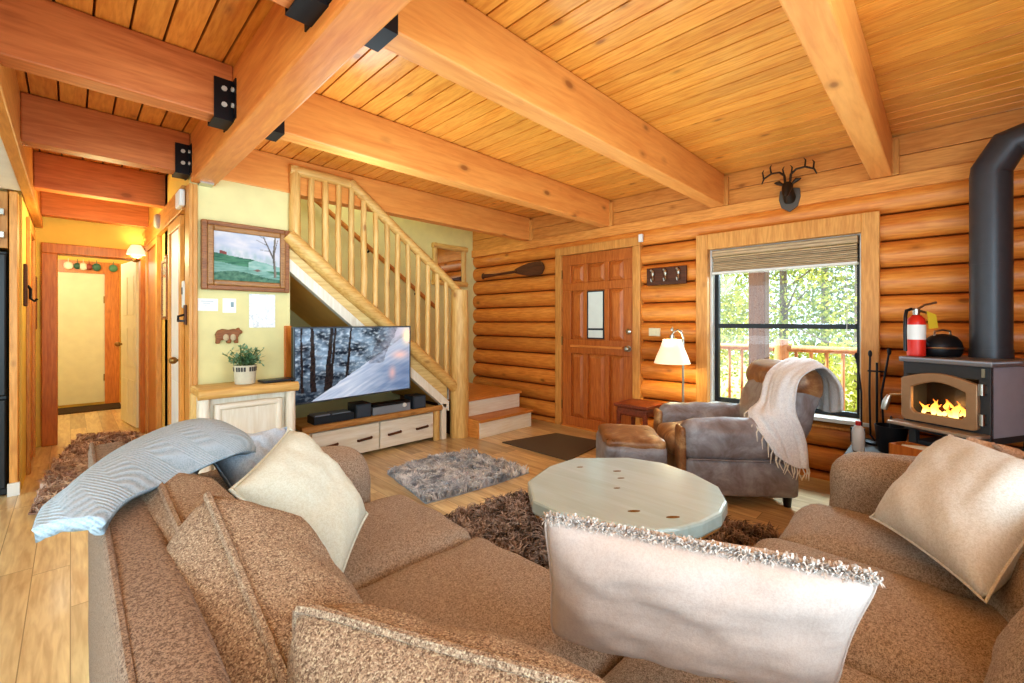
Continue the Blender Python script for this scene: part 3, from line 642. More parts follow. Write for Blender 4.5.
# log framed mirror on back wall
t=thing('log_framed_mirror','rustic log framed mirror on stair wall reflecting the log wall','mirror',(3.665,4.83,1.995))
for s in (-1,1):
    log(MB(),(s*.245,-.0,-.28),(s*.245,-.0,.28),.036,.036,10,6,.15,.006).build('frame_post',m_peel,t,smooth=True); log(MB(),(-.29,-.01,s*.245),(.29,-.01,s*.245),.036,.036,10,6,.15,.006).build('frame_rail',m_peelX,t,smooth=True)
MB().box(-.23,.23,.0,.006,-.23,.23).build('mirror_glass',plain('stair_mirror',S(230,226,216),.04,1),t)
# ================================================================= cabinet by the picture wall
cb=thing('log_cabinet','small peeled log cabinet with whitewashed door under the painting','cabinet',(.865,3.52,0))
MB().box(-.29,.29,-.17,.17,.725,.785).build('top',m_peelX,cb,bevel=.02); log(MB(),(-.3,-.17,.755),(.3,-.17,.755),.034,.034,12,8,.1,.004).build('top_edge_log',m_peelX,cb,smooth=True)
for x in (-.26,.26):
    for y in (-.14,.14): log(MB(),(x,y,0),(x,y,.73),.034,.032,10,8,.12,.006).build('post',m_whiteZ if y<0 else m_peel,cb,smooth=True)
MB().box(-.26,.26,-.11,.15,.06,.725).build('carcass',m_whiteZ,cb)
d=MB().box(-.17,.17,-.142,-.11,.12,.64).build('door',m_whiteZ,cb,bevel=.004)
for s in (-1,1):
    log(MB(),(s*.185,-.135,.1),(s*.185,-.135,.68),.022,.022,10,6,.12,.004).build('door_frame_post',m_whiteZ,d,smooth=True)
log(MB(),(-.2,-.135,.66),(.2,-.135,.66),.022,.022,10,6,.12,.004).build('door_frame_rail',m_white,d,smooth=True); log(MB(),(-.2,-.135,.11),(.2,-.135,.11),.022,.022,10,6,.12,.004).build('door_frame_rail',m_white,d,smooth=True)
t=thing('potted_plant','leafy green plant in pale banded pot on the log cabinet','plant',(.865,3.50,.788))
p=MB().lathe([(0,0),(.062,0),(.072,.13),(.066,.13),(.06,.11),(0,.11)],24).build('pot',plain('pale_pot',S(212,204,180),.7,bumpy=.3,bs=40),t,smooth=True,angle=40)
m=MB()
for k in range(26):
    if k%5==4: continue
    a0=2*PI*k/26; a1=2*PI*(k+.75)/26
    m.add([(.0705*math.cos(a0),.0705*math.sin(a0),.088),(.0705*math.cos(a1),.0705*math.sin(a1),.088),(.073*math.cos(a1),.073*math.sin(a1),.118),(.073*math.cos(a0),.073*math.sin(a0),.118)],[(0,1,2,3)])
m.build('dark_band',plain('pot_band',S(84,80,76),.7),p)
m_leaf=leaf_mat('sage_leaf',S(186,206,178),S(124,158,120),.3); m_leaf2=leaf_mat('stem_green',S(120,140,90),S(90,110,60),.2)
m=MB(); sm=MB()
for k in range(44):
    a=random.uniform(0,2*PI); sp=random.uniform(.02,.15); h=random.uniform(.03,.15); base=Vector((.03*math.cos(a),.03*math.sin(a),.11)); tip=Vector((sp*math.cos(a),sp*math.sin(a),.11+h)); sm.tube([base,base.lerp(tip,.5)+Vector((0,0,.02)),tip],.0018,4)
    for q in range(9):
        f=.25+.75*q/8; c=base.lerp(tip,f)+Vector((0,0,.02*math.sin(PI*f))); d_=Vector((random.gauss(0,1),random.gauss(0,1),random.gauss(.35,.6))).normalized(); l=random.uniform(.026,.048); sd=d_.cross(Vector((0,0,1))).normalized()*l*.27
        m.add([c,c+d_*l*.5+sd,c+d_*l,c+d_*l*.5-sd],[(0,1,2,3)])
m.build('foliage',m_leaf,t); sm.build('stems',m_leaf2,t)
t=thing('tablet','dark flat tablet lying on the log cabinet beside plant','tablet',(1.06,3.46,.79),R(8)); MB().box(-.11,.11,-.06,.06,0,.014).build('body',m_dark,t,bevel=.004); MB().box(-.1,.1,-.052,.052,.0142,.016).build('screen',m_black,t)
# ================================================================= TV stand and electronics
tv=thing('television_stand','low log trimmed tv stand with two whitewashed drawers under the stairs','tv stand',(2.02,3.93,0))
MB().box(-.68,.66,-.2,.24,.31,.35).build('top',m_peelX,tv,bevel=.01); log(MB(),(-.7,-.21,.33),(.69,-.21,.33),.03,.03,12,12,.1,.004).build('top_edge_log',wood('edge_log',S(214,166,98),S(176,122,62),'X',1,.5,.4),tv,smooth=True)
MB().box(-.64,.62,-.17,.22,.03,.31).build('carcass',m_white,tv)
for x in (-.66,.645): log(MB(),(x,-.19,0),(x,-.19,.31),.035,.035,10,5,.12,.004).build('post',m_peel,tv,smooth=True)
for x0,x1 in ((-.61,-.005),(.01,.6)):
    d=MB().box(x0,x1,-.2,-.17,.04,.29).build('drawer',m_white,tv,bevel=.004)
    for f in (.24,.76):
        x=x0+(x1-x0)*f; MB().tube([(x-.065,-.21,.16),(x-.06,-.225,.162),(x,-.232,.168),(x+.06,-.225,.17),(x+.065,-.21,.17)],.011,8,wob=.2).build('twig_handle',m_brown,d,smooth=True)
# TV
p0=Vector((1.192,3.52,0)); p1=Vector((2.285,3.63,0)); ctr=(p0+p1)/2; ang=math.atan2(p1.y-p0.y,p1.x-p0.x)
t=thing('television','large flat television showing snowy trees on the low stand','television',(ctr.x,ctr.y,.582),ang)
W=(p1-p0).length
MB().box(-W/2,W/2,0,.04,0,.6).build('case',m_black,t,bevel=.006); frame(MB(),W,.6,.012,-.006,.01).build('bezel',plain('grey_bezel',S(96,104,112),.3,.6),t,loc=(0,0,.3),bevel=.002)
def snow(u,v):
    base=lerp(S(22,32,46),S(136,152,172),.40+1.5*nz3(u*7,v*8,1,6))
    c=lerp(base,S(205,212,222),max(0,nz3(u*30,v*30,8,3))*1.5)
    c=lerp(c,S(20,28,40),.75*max(0,min(1,(.42-v)*3+nz3(u*8,v*6,6)))*(1 if u<.5 else max(0,1-(u-.5)*6)))
    for x0,wd in ((.13,.02),(.24,.02),(.27,.012),(.40,.012),(.05,.01)):
        if abs(u-x0-.05*(v-.3)*(1 if x0>.2 else -.2)-.01*nz3(v*5,x0*9))<wd*(1.2-v*.6) and v>.12: c=lerp(S(18,20,26),S(58,46,42),nz3(u*60,v*20)+.4)
    bank=.02+.62*u+.05*nz3(u*4,1)
    edge=u*1.05-.12
    if v<edge*.98+.02*nz3(u*14,v*3):
        c=lerp(S(150,160,184),S(206,206,214),.5+nz3(u*5,v*26-u*20,4)*1.1)
        c=lerp(c,S(104,124,160),max(0,(u-.42))*1.3*(1-abs(v-.25)))
    sk=max(0,min(1,(u-.60-.16*v+.06*nz3(u*9,v*9,5))*7))*max(0,min(1,(v-edge+.1)*6))
    c=lerp(c,lerp(S(140,146,168),S(190,180,190),v),sk)
    br=.62+.24*v+.05*nz3(u*10,v*8)
    if v>.45 and u<br and u>br-.14: c=lerp(c,S(66,62,76),.75*(.6+nz3(u*24,v*24)))
    c=lerp(c,S(84,104,140),max(0,min(1,(u-.5)*4))*max(0,min(1,(.55-v)*4))*(.45+nz3(u*3,v*9,2)))
    c=lerp(c,S(255,226,186),1.4*math.exp(-((u-.975)**2/.0016+(v-.86)**2/.012)))
    c=lerp(c,S(226,184,172),.8*math.exp(-((u-.9)**2/.006+(v-.56)**2/.004)))
    c=lerp(c,S(216,170,160),.7*math.exp(-((u-.82)**2/.001+(v-.28)**2/.008)))
    return c
paint(W-.024,.576,200,100,snow,'screen',attr_mat('tv_picture',.2,.42),t,-.003).location=(0,0,.3)
MB().box(-.16,.16,.04,.06,.18,.42).build('mount_plate',m_iron,t); MB().tube([(0,.06,.3),(-.2,.13,.3),(-.48,.17,.3)],.018,8).build('mount_arm',m_iron,t)
def cube_speaker(label,x,y):
    t=thing('speaker',label,'speaker',(x,y,.35),0,'speakers on the tv stand'); MB().box(-.075,.075,-.05,.12,0,.13).build('cabinet',m_dark,t,bevel=.006); MB().box(-.065,.065,-.056,-.05,.01,.12).build('grille',plain('speaker_cloth',S(72,80,92),.8,bumpy=.3,bs=120),t,bevel=.004)
cube_speaker('dark grey cube speaker on tv stand beside the disc player',1.87,3.79); cube_speaker('dark grey cube speaker at right end of tv stand',2.47,3.80)
t=thing('soundbar','grey silver console with small white knob between the two speakers','audio console',(2.17,3.81,.35)); MB().box(-.2,.2,-.05,.06,0,.075).build('cabinet',plain('silver_grey',S(150,154,160),.4),t,bevel=.004); MB().box(-.2,.2,-.052,.06,.077,.1).build('lid',m_black,t); m=MB(); m.sphere((.13,-.055,.06),.022,10,8); m.build('knob',m_whitep,t,smooth=True)
t=thing('disc_player','dark disc player with small lit strips on left of tv stand','disc player',(1.60,3.82,.35)); MB().box(-.16,.19,-.06,.1,0,.065).build('case',m_dark,t,bevel=.004); MB().box(-.15,-.02,-.05,.08,.066,.078).box(.0,.16,-.05,.08,.066,.075).build('disc_boxes',plain('light_grey_case',S(150,156,164),.4),t,bevel=.002)
# ================================================================= floor lamp, side table
t=thing('floor_lamp','lit floor lamp with bell shade and curved arm in front of window edge','floor lamp',(3.86,1.664,0))
MB().lathe([(0,0),(.14,0),(.14,.015),(.03,.03),(.015,.05),(0,.05)],24).build('base',m_chrome,t,smooth=True,angle=40)
dx,dy=RX,RY # arm leans to the left in the view
MB().tube([(0,0,.04),(0,0,.6),(0,0,1.08)]+[(-.05*(1-math.cos(a))*.72,.05*(1-math.cos(a))*.72,1.08+.07*math.sin(a)) for a in (R(45),R(90),R(135),R(165))]+[(-.07,.07,1.08)],.010,10).build('pole',m_chrome,t,smooth=True)
m=MB(); m.lathe([(0,0),(.012,.0),(.014,.02),(.005,.03),(0,.045)],12,Tm(-.07,.07,1.14)); m.lathe([(0,-.05),(.022,-.05),(.02,0),(0,0)],12,Tm(-.07,.07,1.1)); m.build('finial',m_chrome,t,smooth=True)
m=MB(); prof=[(.155,.0),(.135,.06),(.105,.13),(.085,.19),(.078,.215)]
m.lathe(prof,28,Tm(-.07,.07,.85),False); m.build('lamp_shade',plain('floor_lamp_shade',S(248,232,205),.8,emit=S(255,226,184),es=.45),t,smooth=True)
t=thing('side_table','small reddish carved wood side table behind the ottoman beside door','side table',(3.72,2.02,0))
m_red=wood('red_wood',S(150,76,42),S(100,46,24),'X',1.5,.4,0)
MB().prism([(-.17,-.17),(.17,-.17),(.17,.17),(-.17,.17)],.44,.47).build('top',m_red,t,bevel=.008); MB().box(-.15,.15,-.15,.15,.36,.44).build('apron',m_red,t,bevel=.02)
for x in (-.13,.13):
    for y in (-.13,.13): MB().tube([(x,y,0),(x*1.05,y*1.05,.15),(x,y,.4)],[.014,.018,.026],8).build('leg',m_red,t,smooth=True)
# ================================================================= stove corner
def ring(mb,outer,inner,y0,y1,M=None):
    n=len(outer); vs=[(x,y0,z) for x,z in outer]+[(x,y0,z) for x,z in inner]+[(x,y1,z) for x,z in outer]+[(x,y1,z) for x,z in inner]; fs=[]
    for i in range(n):
        j=(i+1)%n; fs+=[(i,j,n+j,n+i),(2*n+j,2*n+i,3*n+i,3*n+j),(j,i,2*n+i,2*n+j),(n+i,n+j,3*n+j,3*n+i)]
    mb.add(vs,fs,M); return mb
m_slate=plain('hearth_slate',S(84,80,76),.7,bumpy=.3,bs=20)
struct(MB().prism([(3.32,-1.0),(4.08,-1.0),(4.08,.46),(3.42,.46),(3.32,.3)],0,.38).build('hearth_platform',m_slate,bevel=.01))
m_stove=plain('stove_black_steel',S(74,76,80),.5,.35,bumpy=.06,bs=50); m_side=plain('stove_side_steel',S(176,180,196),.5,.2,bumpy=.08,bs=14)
m_castd=plain('stove_door_cast',S(176,146,114),.42,.35,bumpy=.1,bs=40)
SC=(3.69,-.104); SR=R(-118.3)
s=thing('wood_stove','black wood burning stove with arched glass door and fire burning inside','stove',(SC[0],SC[1],.38),SR)
z0=-.38
MB().box(-.215,.215,-.245,.235,.6,.632).build('top_plate',plain('stove_top',S(140,140,146),.4,.4),s,bevel=.006)
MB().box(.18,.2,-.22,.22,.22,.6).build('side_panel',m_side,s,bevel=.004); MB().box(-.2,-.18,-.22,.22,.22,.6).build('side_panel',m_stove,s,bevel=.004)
MB().box(-.18,.18,-.05,-.04,.22,.6).box(-.18,.18,-.22,-.05,.22,.26).box(-.18,.18,.2,.22,.2,.6).build('firebox',plain('firebrick_soot',S(34,26,22),.9),s)
MB().box(-.2,.2,-.225,-.2,.53,.6).box(-.2,.2,-.225,-.2,.2,.275).box(.15,.2,-.225,-.2,.27,.54).box(-.2,-.185,-.225,-.2,.27,.54).build('front_panel',m_stove,s,bevel=.003)
MB().box(-.14,.14,-.15,.15,0,.1).box(-.17,.17,-.18,.18,.1,.13).build('pedestal',m_stove,s,bevel=.006)
for x in (-.17,.17):
    for y in (-.18,.18): MB().box(x-.02,x+.02,y-.02,y+.02,0,.22).build('leg',m_stove,s,bevel=.006)
MB().box(-.2,.2,-.22,.22,.19,.225).build('bottom_plate',m_stove,s)
n=14; out=[(-.195,.255)]; inn=[(-.15,.305)]
out=[(-.195,.27),(-.18,.255),(.145,.255),(.16,.27)]; inn=[(-.145,.33),(-.125,.305),(.09,.305),(.11,.33)]
for k in range(n+1):
    a=k/n; out.append((.16-.355*a,.505+.042*math.sin(PI*a))); inn.append((.11-.255*a,.455+.04*math.sin(PI*a)))
dr=ring(MB(),out,inn,-.255,-.225).build('door',m_castd,s,smooth=True,bevel=.006,angle=30)
inn2=[(x*1.02,z) for x,z in inn]
MB().add([(x,-.232,z) for x,z in inn2],[tuple(range(len(inn2)))]).build('glass_pane',glass_mat('stove_glass',(.82,.78,.74,1),.07,.05),dr)
for z in (.32,.48): MB().tube([(.172,-.245,z-.03),(.172,-.245,z+.03)],.014,10).box(.15,.185,-.25,-.225,z-.02,z+.02).build('hinge',m_chrome,dr,smooth=True)
MB().tube([(-.195,-.245,.40),(-.235,-.28,.395),(-.24,-.29,.38)],.006,8).build('handle_rod',m_chrome,dr,smooth=True)
MB().tube([(-.238,-.288,.39),(-.248,-.298,.35),(-.256,-.306,.30)],[.012,.02,.016],10).build('handle_coil',m_chrome,dr,smooth=True)
MB().prism([(-.235,-.225),(-.225,-.335),(.17,-.335),(.2,-.30),(.2,-.225)],.225,.245).build('ash_lip',plain('lip_steel',S(190,176,160),.4,.6),s,bevel=.005)
MB().box(.165,.18,-.232,-.224,.545,.59).build('badge_plate',m_chrome,s)
m_char=plain('charred_log',S(46,32,26),.9,emit=S(255,90,20),es=.12)
for (p,q,r) in (((-.13,-.15,.285),(.09,-.12,.29),.03),((-.1,-.1,.29),(.1,-.16,.3),.027),((-.06,-.16,.33),(.06,-.09,.335),.022)): log(MB(),p,q,r,r,10,5,.2,.006).build('burning_log',m_char,s,smooth=True)
m_fl=bpy.data.materials.new('flame'); m_fl.use_nodes=True; nt=m_fl.node_tree; nt.nodes.clear()
o_=N(nt,'ShaderNodeOutputMaterial'); e_=N(nt,'ShaderNodeEmission'); tc=N(nt,'ShaderNodeTexCoord'); sp_=N(nt,'ShaderNodeSeparateXYZ'); L(nt,tc.outputs['Generated'],sp_.inputs[0])
L(nt,ramp(nt,[(0,S(255,225,130)),(.5,S(255,176,70)),(1,S(230,100,25))],sp_.outputs[2]),e_.inputs[0]); e_.inputs[1].default_value=3.2; L(nt,e_.outputs[0],o_.inputs[0])
for i in range(15):
    x=-.125+.0155*i; h=.045+.06*abs(math.sin(i*2.3+.6))*(1-.35*abs(i-7)/7); w=.011+.005*abs(math.sin(i*1.3)); pts=[];rd=[]
    for k in range(9):
        f=k/8; pts.append((x+.016*math.sin(f*5+i*1.7)*f,-.175+.05*((i*37)%5)/5+.008*math.sin(f*5+i)*f,.295+h*f)); rd.append(max(.0008,w*math.sin(PI*(.3+.7*f))*(1-.25*f)))
    MB().tube(pts,rd,10).build('flame',m_fl,s,smooth=True)
# stovepipe
PXY=(3.776,-.192)
m_pipe=plain('stovepipe_black',S(72,74,80),.4,.3,bumpy=.05,bs=30)
t=thing('stovepipe','tall dark grey stovepipe rising from stove with elbow turning right','stovepipe',(PXY[0],PXY[1],1.012))
MB().tube([(0,0,0),(0,0,1.06)],.088,32).build('pipe_section',m_pipe,t,smooth=True,angle=50)
MB().tube([(0,0,0),(0,0,.05)],.092,32).build('collar',m_pipe,t,smooth=True,angle=50); MB().tube([(0,0,.545),(0,0,.56)],.0895,32).build('collar',m_pipe,t,smooth=True,angle=50)
MB().tube([(0,0,1.06),(0,0,1.09),(0,-.07,1.225),(0,-.18,1.252)],.089,28).build('elbow',m_pipe,t,smooth=True,angle=20)
MB().tube([(0,-.18,1.252),(0,-.77,1.262)],.088,28).build('pipe_section',m_pipe,t,smooth=True,angle=50)
# extinguisher
t=thing('fire_extinguisher','red fire extinguisher with black hose and yellow tag standing on stove top','fire extinguisher',(3.622,.122,1.014),R(-45.3))
MB().lathe([(0,0),(.042,0),(.044,.01),(.044,.2),(.04,.225),(.022,.245),(.016,.25),(0,.25)],20).build('cylinder',plain('extinguisher_red',S(206,48,34),.35),t,smooth=True,angle=50)
MB().lathe([(.0446,.10),(.0446,.19)],20,caps=False).build('label_band',plain('label_white',S(232,228,222),.5),t,smooth=True)
MB().lathe([(0,.25),(.016,.25),(.018,.285),(0,.29)],12).tube([(0,0,.28),(.05,0,.31),(.12,0,.325)],.007,8).tube([(.02,0,.275),(.07,0,.26),(.11,0,.225)],.007,8).tube([(0,0,.28),(-.03,0,.285)],.008,8).build('valve_lever',m_chrome,t,smooth=True)
MB().tube([(-.03,0,.285),(-.06,0,.275),(-.075,-.01,.24),(-.078,-.01,.15),(-.07,-.005,.03)],.009,10).build('hose',m_black,t,smooth=True)
MB().add([(.02,-.047,.27),(.075,-.047,.25),(.085,-.05,.17),(.03,-.05,.165)],[(0,1,2,3)]).build('tag',plain('yellow_tag',S(214,184,48),.6),t,solid=.002)
t=thing('kettle','black rounded cast iron kettle sitting on stove top beside extinguisher','kettle',(3.715,.008,1.014),R(-45.3))
mb=MB(); prof=[(0,0),(.085,0),(.096,.02),(.1,.05),(.092,.085),(.07,.115),(.04,.13),(0,.135)]
mb.lathe(prof,26,Matrix.Diagonal((1.0,.8,1,1))); mb.build('body',m_iron,t,smooth=True,angle=50)
MB().lathe([(.1012,.045),(.1035,.05),(.1012,.055)],26,Matrix.Diagonal((1,.8,1,1)),False).build('rim_band',m_chrome,t,smooth=True)
MB().tube([(-.05,0,.12),(-.045,0,.15),(0,0,.158),(.045,0,.15),(.05,0,.12)],.006,8).build('handle',m_chrome,t,smooth=True); MB().tube([(-.08,0,.06),(-.105,0,.09),(-.115,0,.115)],[.018,.013,.01],10).build('spout',m_iron,t,smooth=True)
t=thing('fireplace_tools','black iron fireplace tool set leaning by log wall between window and stove','fireplace tools',(3.9,.33,.381),R(-90))
MB().lathe([(0,0),(.07,0),(.07,.015),(.012,.025),(0,.025)],16).tube([(0,0,.02),(0,0,.56)],.007,8).tube([(-.05,0,.5),(.05,0,.5)],.006,8).build('stand',m_iron,t,smooth=True,angle=40)
for i,x in enumerate((-.09,-.035,.045)):
    m=MB(); top=.60+.02*i; m.tube([(x*.9,-.03,.06),(x*.8-.01,-.02,.35),(x-.02+.02*i,-.015,top)],.006,8); m.sphere((x-.02+.02*i,-.015,top),(.012,.012,.025),8,6)
    if i==0: m.box(x-.05,x+.03,-.05,-.02,.0,.1)
    elif i==1: m.tube([(x,-.03,.07),(x+.03,-.05,.03)],.006,8)
    else: m.sphere((x*.9,-.03,.06),(.03,.02,.05),8,6)
    m.build(('shovel','poker','brush')[i],m_iron,t,smooth=True)
t=thing('coal_bucket','dark metal coal bucket beside the stove base','bucket',(3.73,.245,.381)); MB().lathe([(0,0),(.065,0),(.085,.17),(.08,.17),(.062,.01),(0,.01)],20).build('body',m_iron,t,smooth=True,angle=50); MB().tube([(-.083,0,.165),(-.06,0,.21),(0,0,.23),(.06,0,.21),(.083,0,.165)],.004,6).build('handle',m_iron,t,smooth=True)
pb=onX(862,440,3.72)
t=thing('white_bottle','white plastic bottle with red cap on hearth under the window corner','bottle',(3.62,.40,.381)); MB().lathe([(0,0),(.033,0),(.035,.01),(.035,.12),(.028,.15),(.014,.165),(0,.165)],16).build('body',plain('white_plastic',S(226,226,226),.4),t,smooth=True,angle=50); MB().lathe([(0,.165),(.015,.165),(.015,.19),(0,.19)],12).build('cap',plain('red_cap',S(196,50,44),.4),t,smooth=True,angle=40)
t=thing('firewood_box','orange brown wooden box of kindling under the stove lip','box',(3.43,.09,.381),SR); MB().box(-.13,.13,-.07,.07,0,.012).box(-.13,.13,-.07,-.058,0,.12).box(-.13,.13,.058,.07,0,.12).box(-.13,-.118,-.07,.07,0,.12).box(.118,.13,-.07,.07,0,.12).build('box_body',m_orange,t,bevel=.003); m=MB(); m.tube([(-.1,0,.1),(.09,.02,.13)],.012,7); m.tube([(-.08,-.03,.11),(.1,-.02,.12)],.011,7); m.build('kindling',m_white,t)
# gnarled branch rail next to the stove
m_br2=wood('gnarled_branch',S(222,200,180),S(176,144,122),'X',2,.6,.3)
a_=atT(968,441,1.95); b_=atT(1042,462,1.72); c_=a_.lerp(b_,.4)
t=thing('branch_stand','gnarled pale branch rail of a rustic stand in front of stove side','branch stand',(c_.x,c_.y,0))
base=Vector((c_.x,c_.y,0))
log(MB(),a_-base,b_-base,.018,.022,10,12,.35,.02,2.2).build('branch_rail',m_br2,t,smooth=True)
for f in (.12,.55,.9):
    p=a_.lerp(b_,f)-base; log(MB(),(p.x,p.y,.0),p,.022,.016,8,8,.2,.015).build('branch_post',m_br2,t,smooth=True)
m=MB(); p=a_.lerp(b_,.5)-base; m.tube([p+Vector((-.03,.03,.03)),p,p+Vector((.03,-.03,-.04)),p+Vector((.06,-.06,-.03))],[.008,.014,.012,.006],8); m.build('twig',m_br2,t,smooth=True)
# ================================================================= leather armchair + ottoman
m_lea=leather('worn_leather',S(176,176,184),S(148,144,148),S(116,102,98)); m_lea2=leather('brown_leather',S(206,172,126),S(152,110,72),S(104,66,42),.36)
CHR=R(41)
ch=thing('leather_armchair','worn grey brown leather armchair by window with throw over its back','armchair',(3.345,1.185,0),CHR)
for sx in (-1,1):
    x=sx*.28
    MB().soft(.08,.36,.125,.03,10,(.012,0,0),.006,Tm(x,-.02,.195)).build('arm_base',m_lea,ch,smooth=True,weld=True,angle=180)
    mb=MB(); mb.soft(.088,.37,.135,.085,14,(.018,.0,.015),.012,Tm(x,-.01,.43),sd=sx); mb.build('arm_pad',m_lea,ch,smooth=True,weld=True,angle=180)
    mb=MB(); mb.soft(.07,.018,.21,.017,8,(0,.012,0),0,Tm(x,.355,.31)); mb.build('arm_front',m_lea2,ch,smooth=True,weld=True,angle=180)
    mb=MB(); mb.tube([(x+sx*.086,.33,.32),(x+sx*.092,0,.315),(x+sx*.086,-.35,.31)],.006,6); mb.build('seam_welt',m_lea,ch,smooth=True)
MB().soft(.2,.36,.09,.03,8,(0,0,0),0,Tm(0,-.02,.2)).build('seat_base',m_lea2,ch,smooth=True,weld=True,angle=180)
MB().soft(.2,.36,.085,.06,12,(0,.02,.035),.012,Tm(0,.03,.36)).build('seat_cushion',m_lea2,ch,smooth=True,weld=True,angle=180)
bk=MB().soft(.35,.10,.30,.095,14,(0,.05,.02),.014,Tm(0,-.40,.60,0,R(18))).build('backrest',m_lea,ch,smooth=True,weld=True,angle=180)
MB().soft(.355,.125,.13,.12,12,(0,.02,.01),.014,Tm(0,-.455,.80,0,R(18))).build('head_roll',m_lea2,ch,smooth=True,weld=True,angle=180)
for x in (-.3,.3):
    for y in (-.33,.3): MB().lathe([(0,0),(.022,0),(.03,.08),(0,.08)],10,Tm(x,y,0)).build('leg',m_black,ch,smooth=True,angle=40)
t=thing('ottoman','worn leather ottoman in front of the armchair beside coffee table','ottoman',(2.86,1.63,0),CHR)
MB().soft(.25,.21,.15,.04,10,(.012,.012,0),.008,Tm(0,0,.235)).build('base',m_lea,t,smooth=True,weld=True,angle=180)
MB().soft(.24,.20,.04,.035,12,(.0,.0,.03),.012,Tm(0,0,.385),sd=3).build('cushion',m_lea2,t,smooth=True,weld=True,angle=180)
for x in (-.19,.19):
    for y in (-.15,.15): MB().lathe([(0,0),(.02,0),(.026,.085),(0,.085)],10,Tm(x,y,0)).build('leg',m_black,t,smooth=True,angle=40)
m_throw=fabric('woven_throw',S(246,248,252),S(226,228,234),180,.95,.4)
mb=MB()
ctrl=[[(-.41,-.61,.66),(-.28,-.62,.62),(-.14,-.62,.62),(-.03,-.62,.64)],
 [(-.42,-.60,.82),(-.28,-.615,.82),(-.14,-.615,.82),(-.03,-.615,.82)],
 [(-.42,-.49,.945),(-.31,-.50,.965),(-.2,-.50,.965),(-.09,-.50,.96)],
 [(-.42,-.34,.87),(-.32,-.315,.875),(-.22,-.305,.875),(-.13,-.30,.87)],
 [(-.425,-.31,.67),(-.36,-.24,.69),(-.28,-.215,.68),(-.2,-.20,.69)],
 [(-.42,-.36,.54),(-.405,-.27,.575),(-.36,-.16,.605),(-.25,-.10,.61)],
 [(-.405,-.40,.42),(-.405,-.32,.44),(-.405,-.22,.46),(-.395,-.12,.5)],
 [(-.415,-.40,.30),(-.415,-.34,.29),(-.415,-.27,.32),(-.41,-.2,.37)]]
tw=thing('throw_blanket','white grey woven throw with tassels draped over armchair back and arm','blanket',(3.345,1.185,0),CHR)
pts=net(mb,ctrl,46,26,.022,9,1.3); mb.build('woven_cloth',m_throw,tw,smooth=True,angle=180,solid=.008)
m=MB()
for j in range(0,27,2):
    p=pts[46*27+j]; m.tube([p,p+Vector((random.uniform(-.012,.0),random.uniform(-.01,.01),-.03)),p+Vector((random.uniform(-.015,.0),random.uniform(-.015,.015),-.075))],[.004,.0045,.002],5)
for i in range(20,46,2):
    p=pts[i*27+26]; q=Vector((-.01-.03*random.random(),.012+.02*random.random(),-.02)); m.tube([p,p+q,p+q+Vector((-.012,.012*random.random(),-.055))],[.004,.0045,.002],5)
m.build('tassels',plain('tassel_cotton',S(232,228,218),.9),tw)
# ================================================================= coffee table
m_top=wood('lacquered_pale_top',S(204,226,230),S(190,212,212),'Y',.5,.18,.0,vary=.02,coat=.25,fine_amt=.12,board=.17,board_axis='X')
outl=[(527.7,480.7),(548,466),(574,457.5),(628,457),(664,462.5),(694,473),(719,486),(727.5,501),(722,512),(703,521.5),(679,528),(653.6,529.7),(602,521),(559,511.6),(532.4,499.6)]
P=[onZ(x,y,.45) for x,y in outl]; ctr=sum(P,Vector())/len(P); 
ct=thing('coffee_table','large many-sided lacquered pale slab coffee table with dark knots','coffee table',(ctr.x,ctr.y,0))
loc=[((p-ctr).x,(p-ctr).y) for p in P]
if sum(a[0]*b[1]-b[0]*a[1] for a,b in zip(loc,loc[1:]+loc[:1]))<0: loc=loc[::-1]
MB().prism(loc,.385,.45).build('top',m_top,ct,bevel=.012)
m=MB()
lo=[(x*1.004,y*1.004) for x,y in loc]; m.prism([(x*.97,y*.97) for x,y in loc],.37,.386); m.build('bark_rim',wood('honey_edge',S(206,160,90),S(160,110,54),'X',1.5,.4,.4),ct,bevel=.004)
mk=MB()
for (px,py,l) in ((580,467,.05),(617,471,.06),(621,478,.05),(617,488,.045),(634,511,.075),(673,517,.08)):
    p=onZ(px,py,.4507)-ctr; a=R(-40); q=[]
    for k in range(12):
        an=2*PI*k/12; q.append((p.x+math.cos(an)*l*.36*math.cos(a)-math.sin(an)*l*.13*math.sin(a),p.y+math.cos(an)*l*.36*math.sin(a)+math.sin(an)*l*.13*math.cos(a)))
    mk.prism(q,.4502,.4508)
mk.build('knots',plain('knot_dark',S(122,92,48),.15),ct)
for k in range(3):
    a=2*PI*k/3+.4; log(MB(),(.16*math.cos(a),.16*math.sin(a),0),(.14*math.cos(a),.14*math.sin(a),.37),.1,.09,14,6,.12,.01).build('log_leg',m_peel,ct,smooth=True,angle=60)
